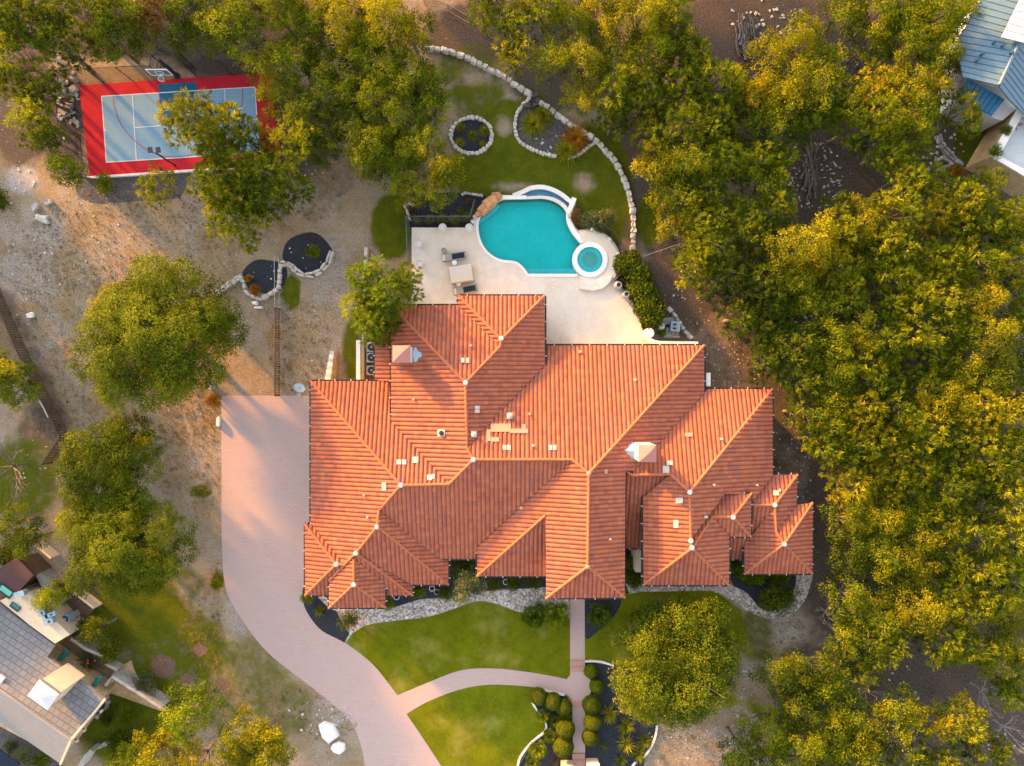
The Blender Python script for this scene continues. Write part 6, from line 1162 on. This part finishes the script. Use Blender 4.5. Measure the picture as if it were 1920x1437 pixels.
for i in range(9): part('flower', MB().lathe((random.uniform(-.9, .9), random.uniform(-1, .8), random.uniform(.7, 1.1)), [(.02, 0), (.11, .05), (.05, .12)], 7).mesh('flower', fm), t)
# dead bare trees
def dead_mesh(h, spread, seed, m):
    r_ = random.Random(seed); mb = MB()
    def grow(p, d, L, rad, lev):
        q = p + d * L * .5 + Vector((r_.uniform(-.1, .1), r_.uniform(-.1, .1), 0)) * L; e = p + d * L; mb.tube([p, q, e], rad, 5, rad * .6, caps=False)
        if lev == 0: return
        for i in range(r_.choice((2, 3, 3))):
            nd = (d + Vector((r_.uniform(-1, 1), r_.uniform(-1, 1), r_.uniform(-.25, .5))) * spread).normalized(); grow(q.lerp(e, r_.uniform(.3, 1)), nd, L * r_.uniform(.6, .85), rad * .58, lev - 1)
    for i in range(6): a = i * 1.05 + r_.uniform(-.3, .3); grow(Vector((0, 0, h * .3)), Vector((math.cos(a), math.sin(a), r_.uniform(.2, .8))).normalized(), h * .34, .07, 3)
    mb.tube([(0, 0, -.1), (0, 0, h * .35)], .13, 7, .09); return mb.mesh('branches', m)
DEAD = [dead_mesh(4.0, .75, s_, M['deadwood']) for s_ in (1, 2, 3)]
for i, (x, y, r, lb) in enumerate([(1418, 368, 40, 'bare grey dead tree left of the woodland clearing'), (1475, 432, 34, 'bare grey dead tree below the woodland clearing'), (1632, 1302, 36, 'bare pale dead tree right of the dark front shrubs'), (1850, 1300, 38, 'bare grey dead tree near the lower right edge'), (1732, 148, 38, 'bare pale dead tree left of the blue porch roof'), (1900, 585, 30, 'bare grey dead branches at the right edge level with the hedge'), (1700, 1392, 30, 'bare tan dead tree at the bottom right'), (18, 190, 36, 'bleached bare tree at the left edge beside the court'), (18, 875, 48, 'bare pale tree at the left edge above the brown shed'), (1895, 1372, 36, 'bare grey dead tree in the lower right corner'), (1290, 452, 22, 'small bare dead bush right of the short wire fence'), (1560, 1155, 24, 'small bare dead bush at the edge of the woods'), (1640, 660, 26, 'bare grey dead tree in the woods level with the middle roof'), (1610, 95, 36, 'bare brown dead tree right of the top clearing'), (1735, 1125, 28, 'bare grey dead tree in the woods level with the front lawn'), (1530, 545, 24, 'bare dead branches in the woods level with the hedge')]):
    t = thing('dead_tree', lb, 'dead tree', P(x, y, 2.2), i * 1.3, 'bare dead trees'); t.location.z = 0; s_ = r * K / 2.6; t.scale = (s_, s_, s_ * 1.35 + .25); part('branches', DEAD[i % 3], t, M['bark'] if 'brown' in lb else M['deadwood'])
# fallen branches
for pts, lb in [([(1538, 1092), (1555, 1101), (1568, 1110)], 'fallen grey branch at the edge of the woods right of the gravel'), ([(1600, 1170 - 60), (1618, 1115), (1630, 1128)], 'fallen pale branch among the woods right of the gravel')]:
    tag(MB().tube([P(a, b, .12) for a, b in pts], .06, 6, .03).build('fallen_branch', M['deadwood']), lb, 'branch')
# unseen woods past the west and north frame, added for shade: one mass
dw = []; r_ = random.Random(11)
cmx, _ = crown_mesh(3.6, 3.4, 1.5, 'oak', 4242, LEAF['olive green']); nv = len(cmx.vertices); co = np.empty(nv * 3, np.float32); cmx.vertices.foreach_get('co', co); co = co.reshape(-1, 3); tn_ = np.empty(len(cmx.polygons), np.float32); cmx.attributes['tint'].data.foreach_get('value', tn_)
sp = [(-48 - r_.uniform(0, 14), 34 - 4.6 * i + r_.uniform(-1, 1)) for i in range(13)] + [(-58 - r_.uniform(0, 6), 40 - 5 * i) for i in range(10)] + [(-44 + 5.6 * i + r_.uniform(-1, 1), 37 + r_.uniform(0, 7)) for i in range(14)]
VV = []
sp = [q for q in sp if abs(q[0] + q[1] + 22) > 4.2]  # gap left in the unseen trees so a sun streak reaches the ground
for (x, y) in sp:
    a = r_.uniform(0, 6.28); s_ = r_.uniform(.9, 1.35); c_, n_s = math.cos(a) * s_, math.sin(a) * s_; VV.append(np.stack([co[:, 0] * c_ - co[:, 1] * n_s + x, co[:, 0] * n_s + co[:, 1] * c_ + y, co[:, 2] * s_], 1))
VV = np.vstack(VV); n = len(VV) // 4; me = bpy.data.meshes.new('unseen_shade_woods'); me.vertices.add(4 * n); me.vertices.foreach_set('co', VV.astype(np.float32).ravel()); me.loops.add(4 * n); me.loops.foreach_set('vertex_index', np.arange(4 * n, dtype=np.int32)); me.polygons.add(n); me.polygons.foreach_set('loop_start', np.arange(0, 4 * n, 4, dtype=np.int32)); me.update(calc_edges=True)
at = me.attributes.new('tint', 'FLOAT', 'FACE'); at.data.foreach_set('value', np.tile(tn_, len(sp))); me.materials.append(LEAF['olive green'])
o = bpy.data.objects.new('unseen_shade_woods', me); COL.objects.link(o); tag(o, 'unseen mass of olive green woods added past the left and top edges for shade', 'woods', None, 'stuff')

for m in bpy.data.materials:                         # matt outdoor surfaces: almost no sheen
    b = m.node_tree.nodes.get("Principled BSDF") if m.use_nodes else None
    if b and b.inputs["Roughness"].default_value >= .5: b.inputs["Specular IOR Level"].default_value = .06
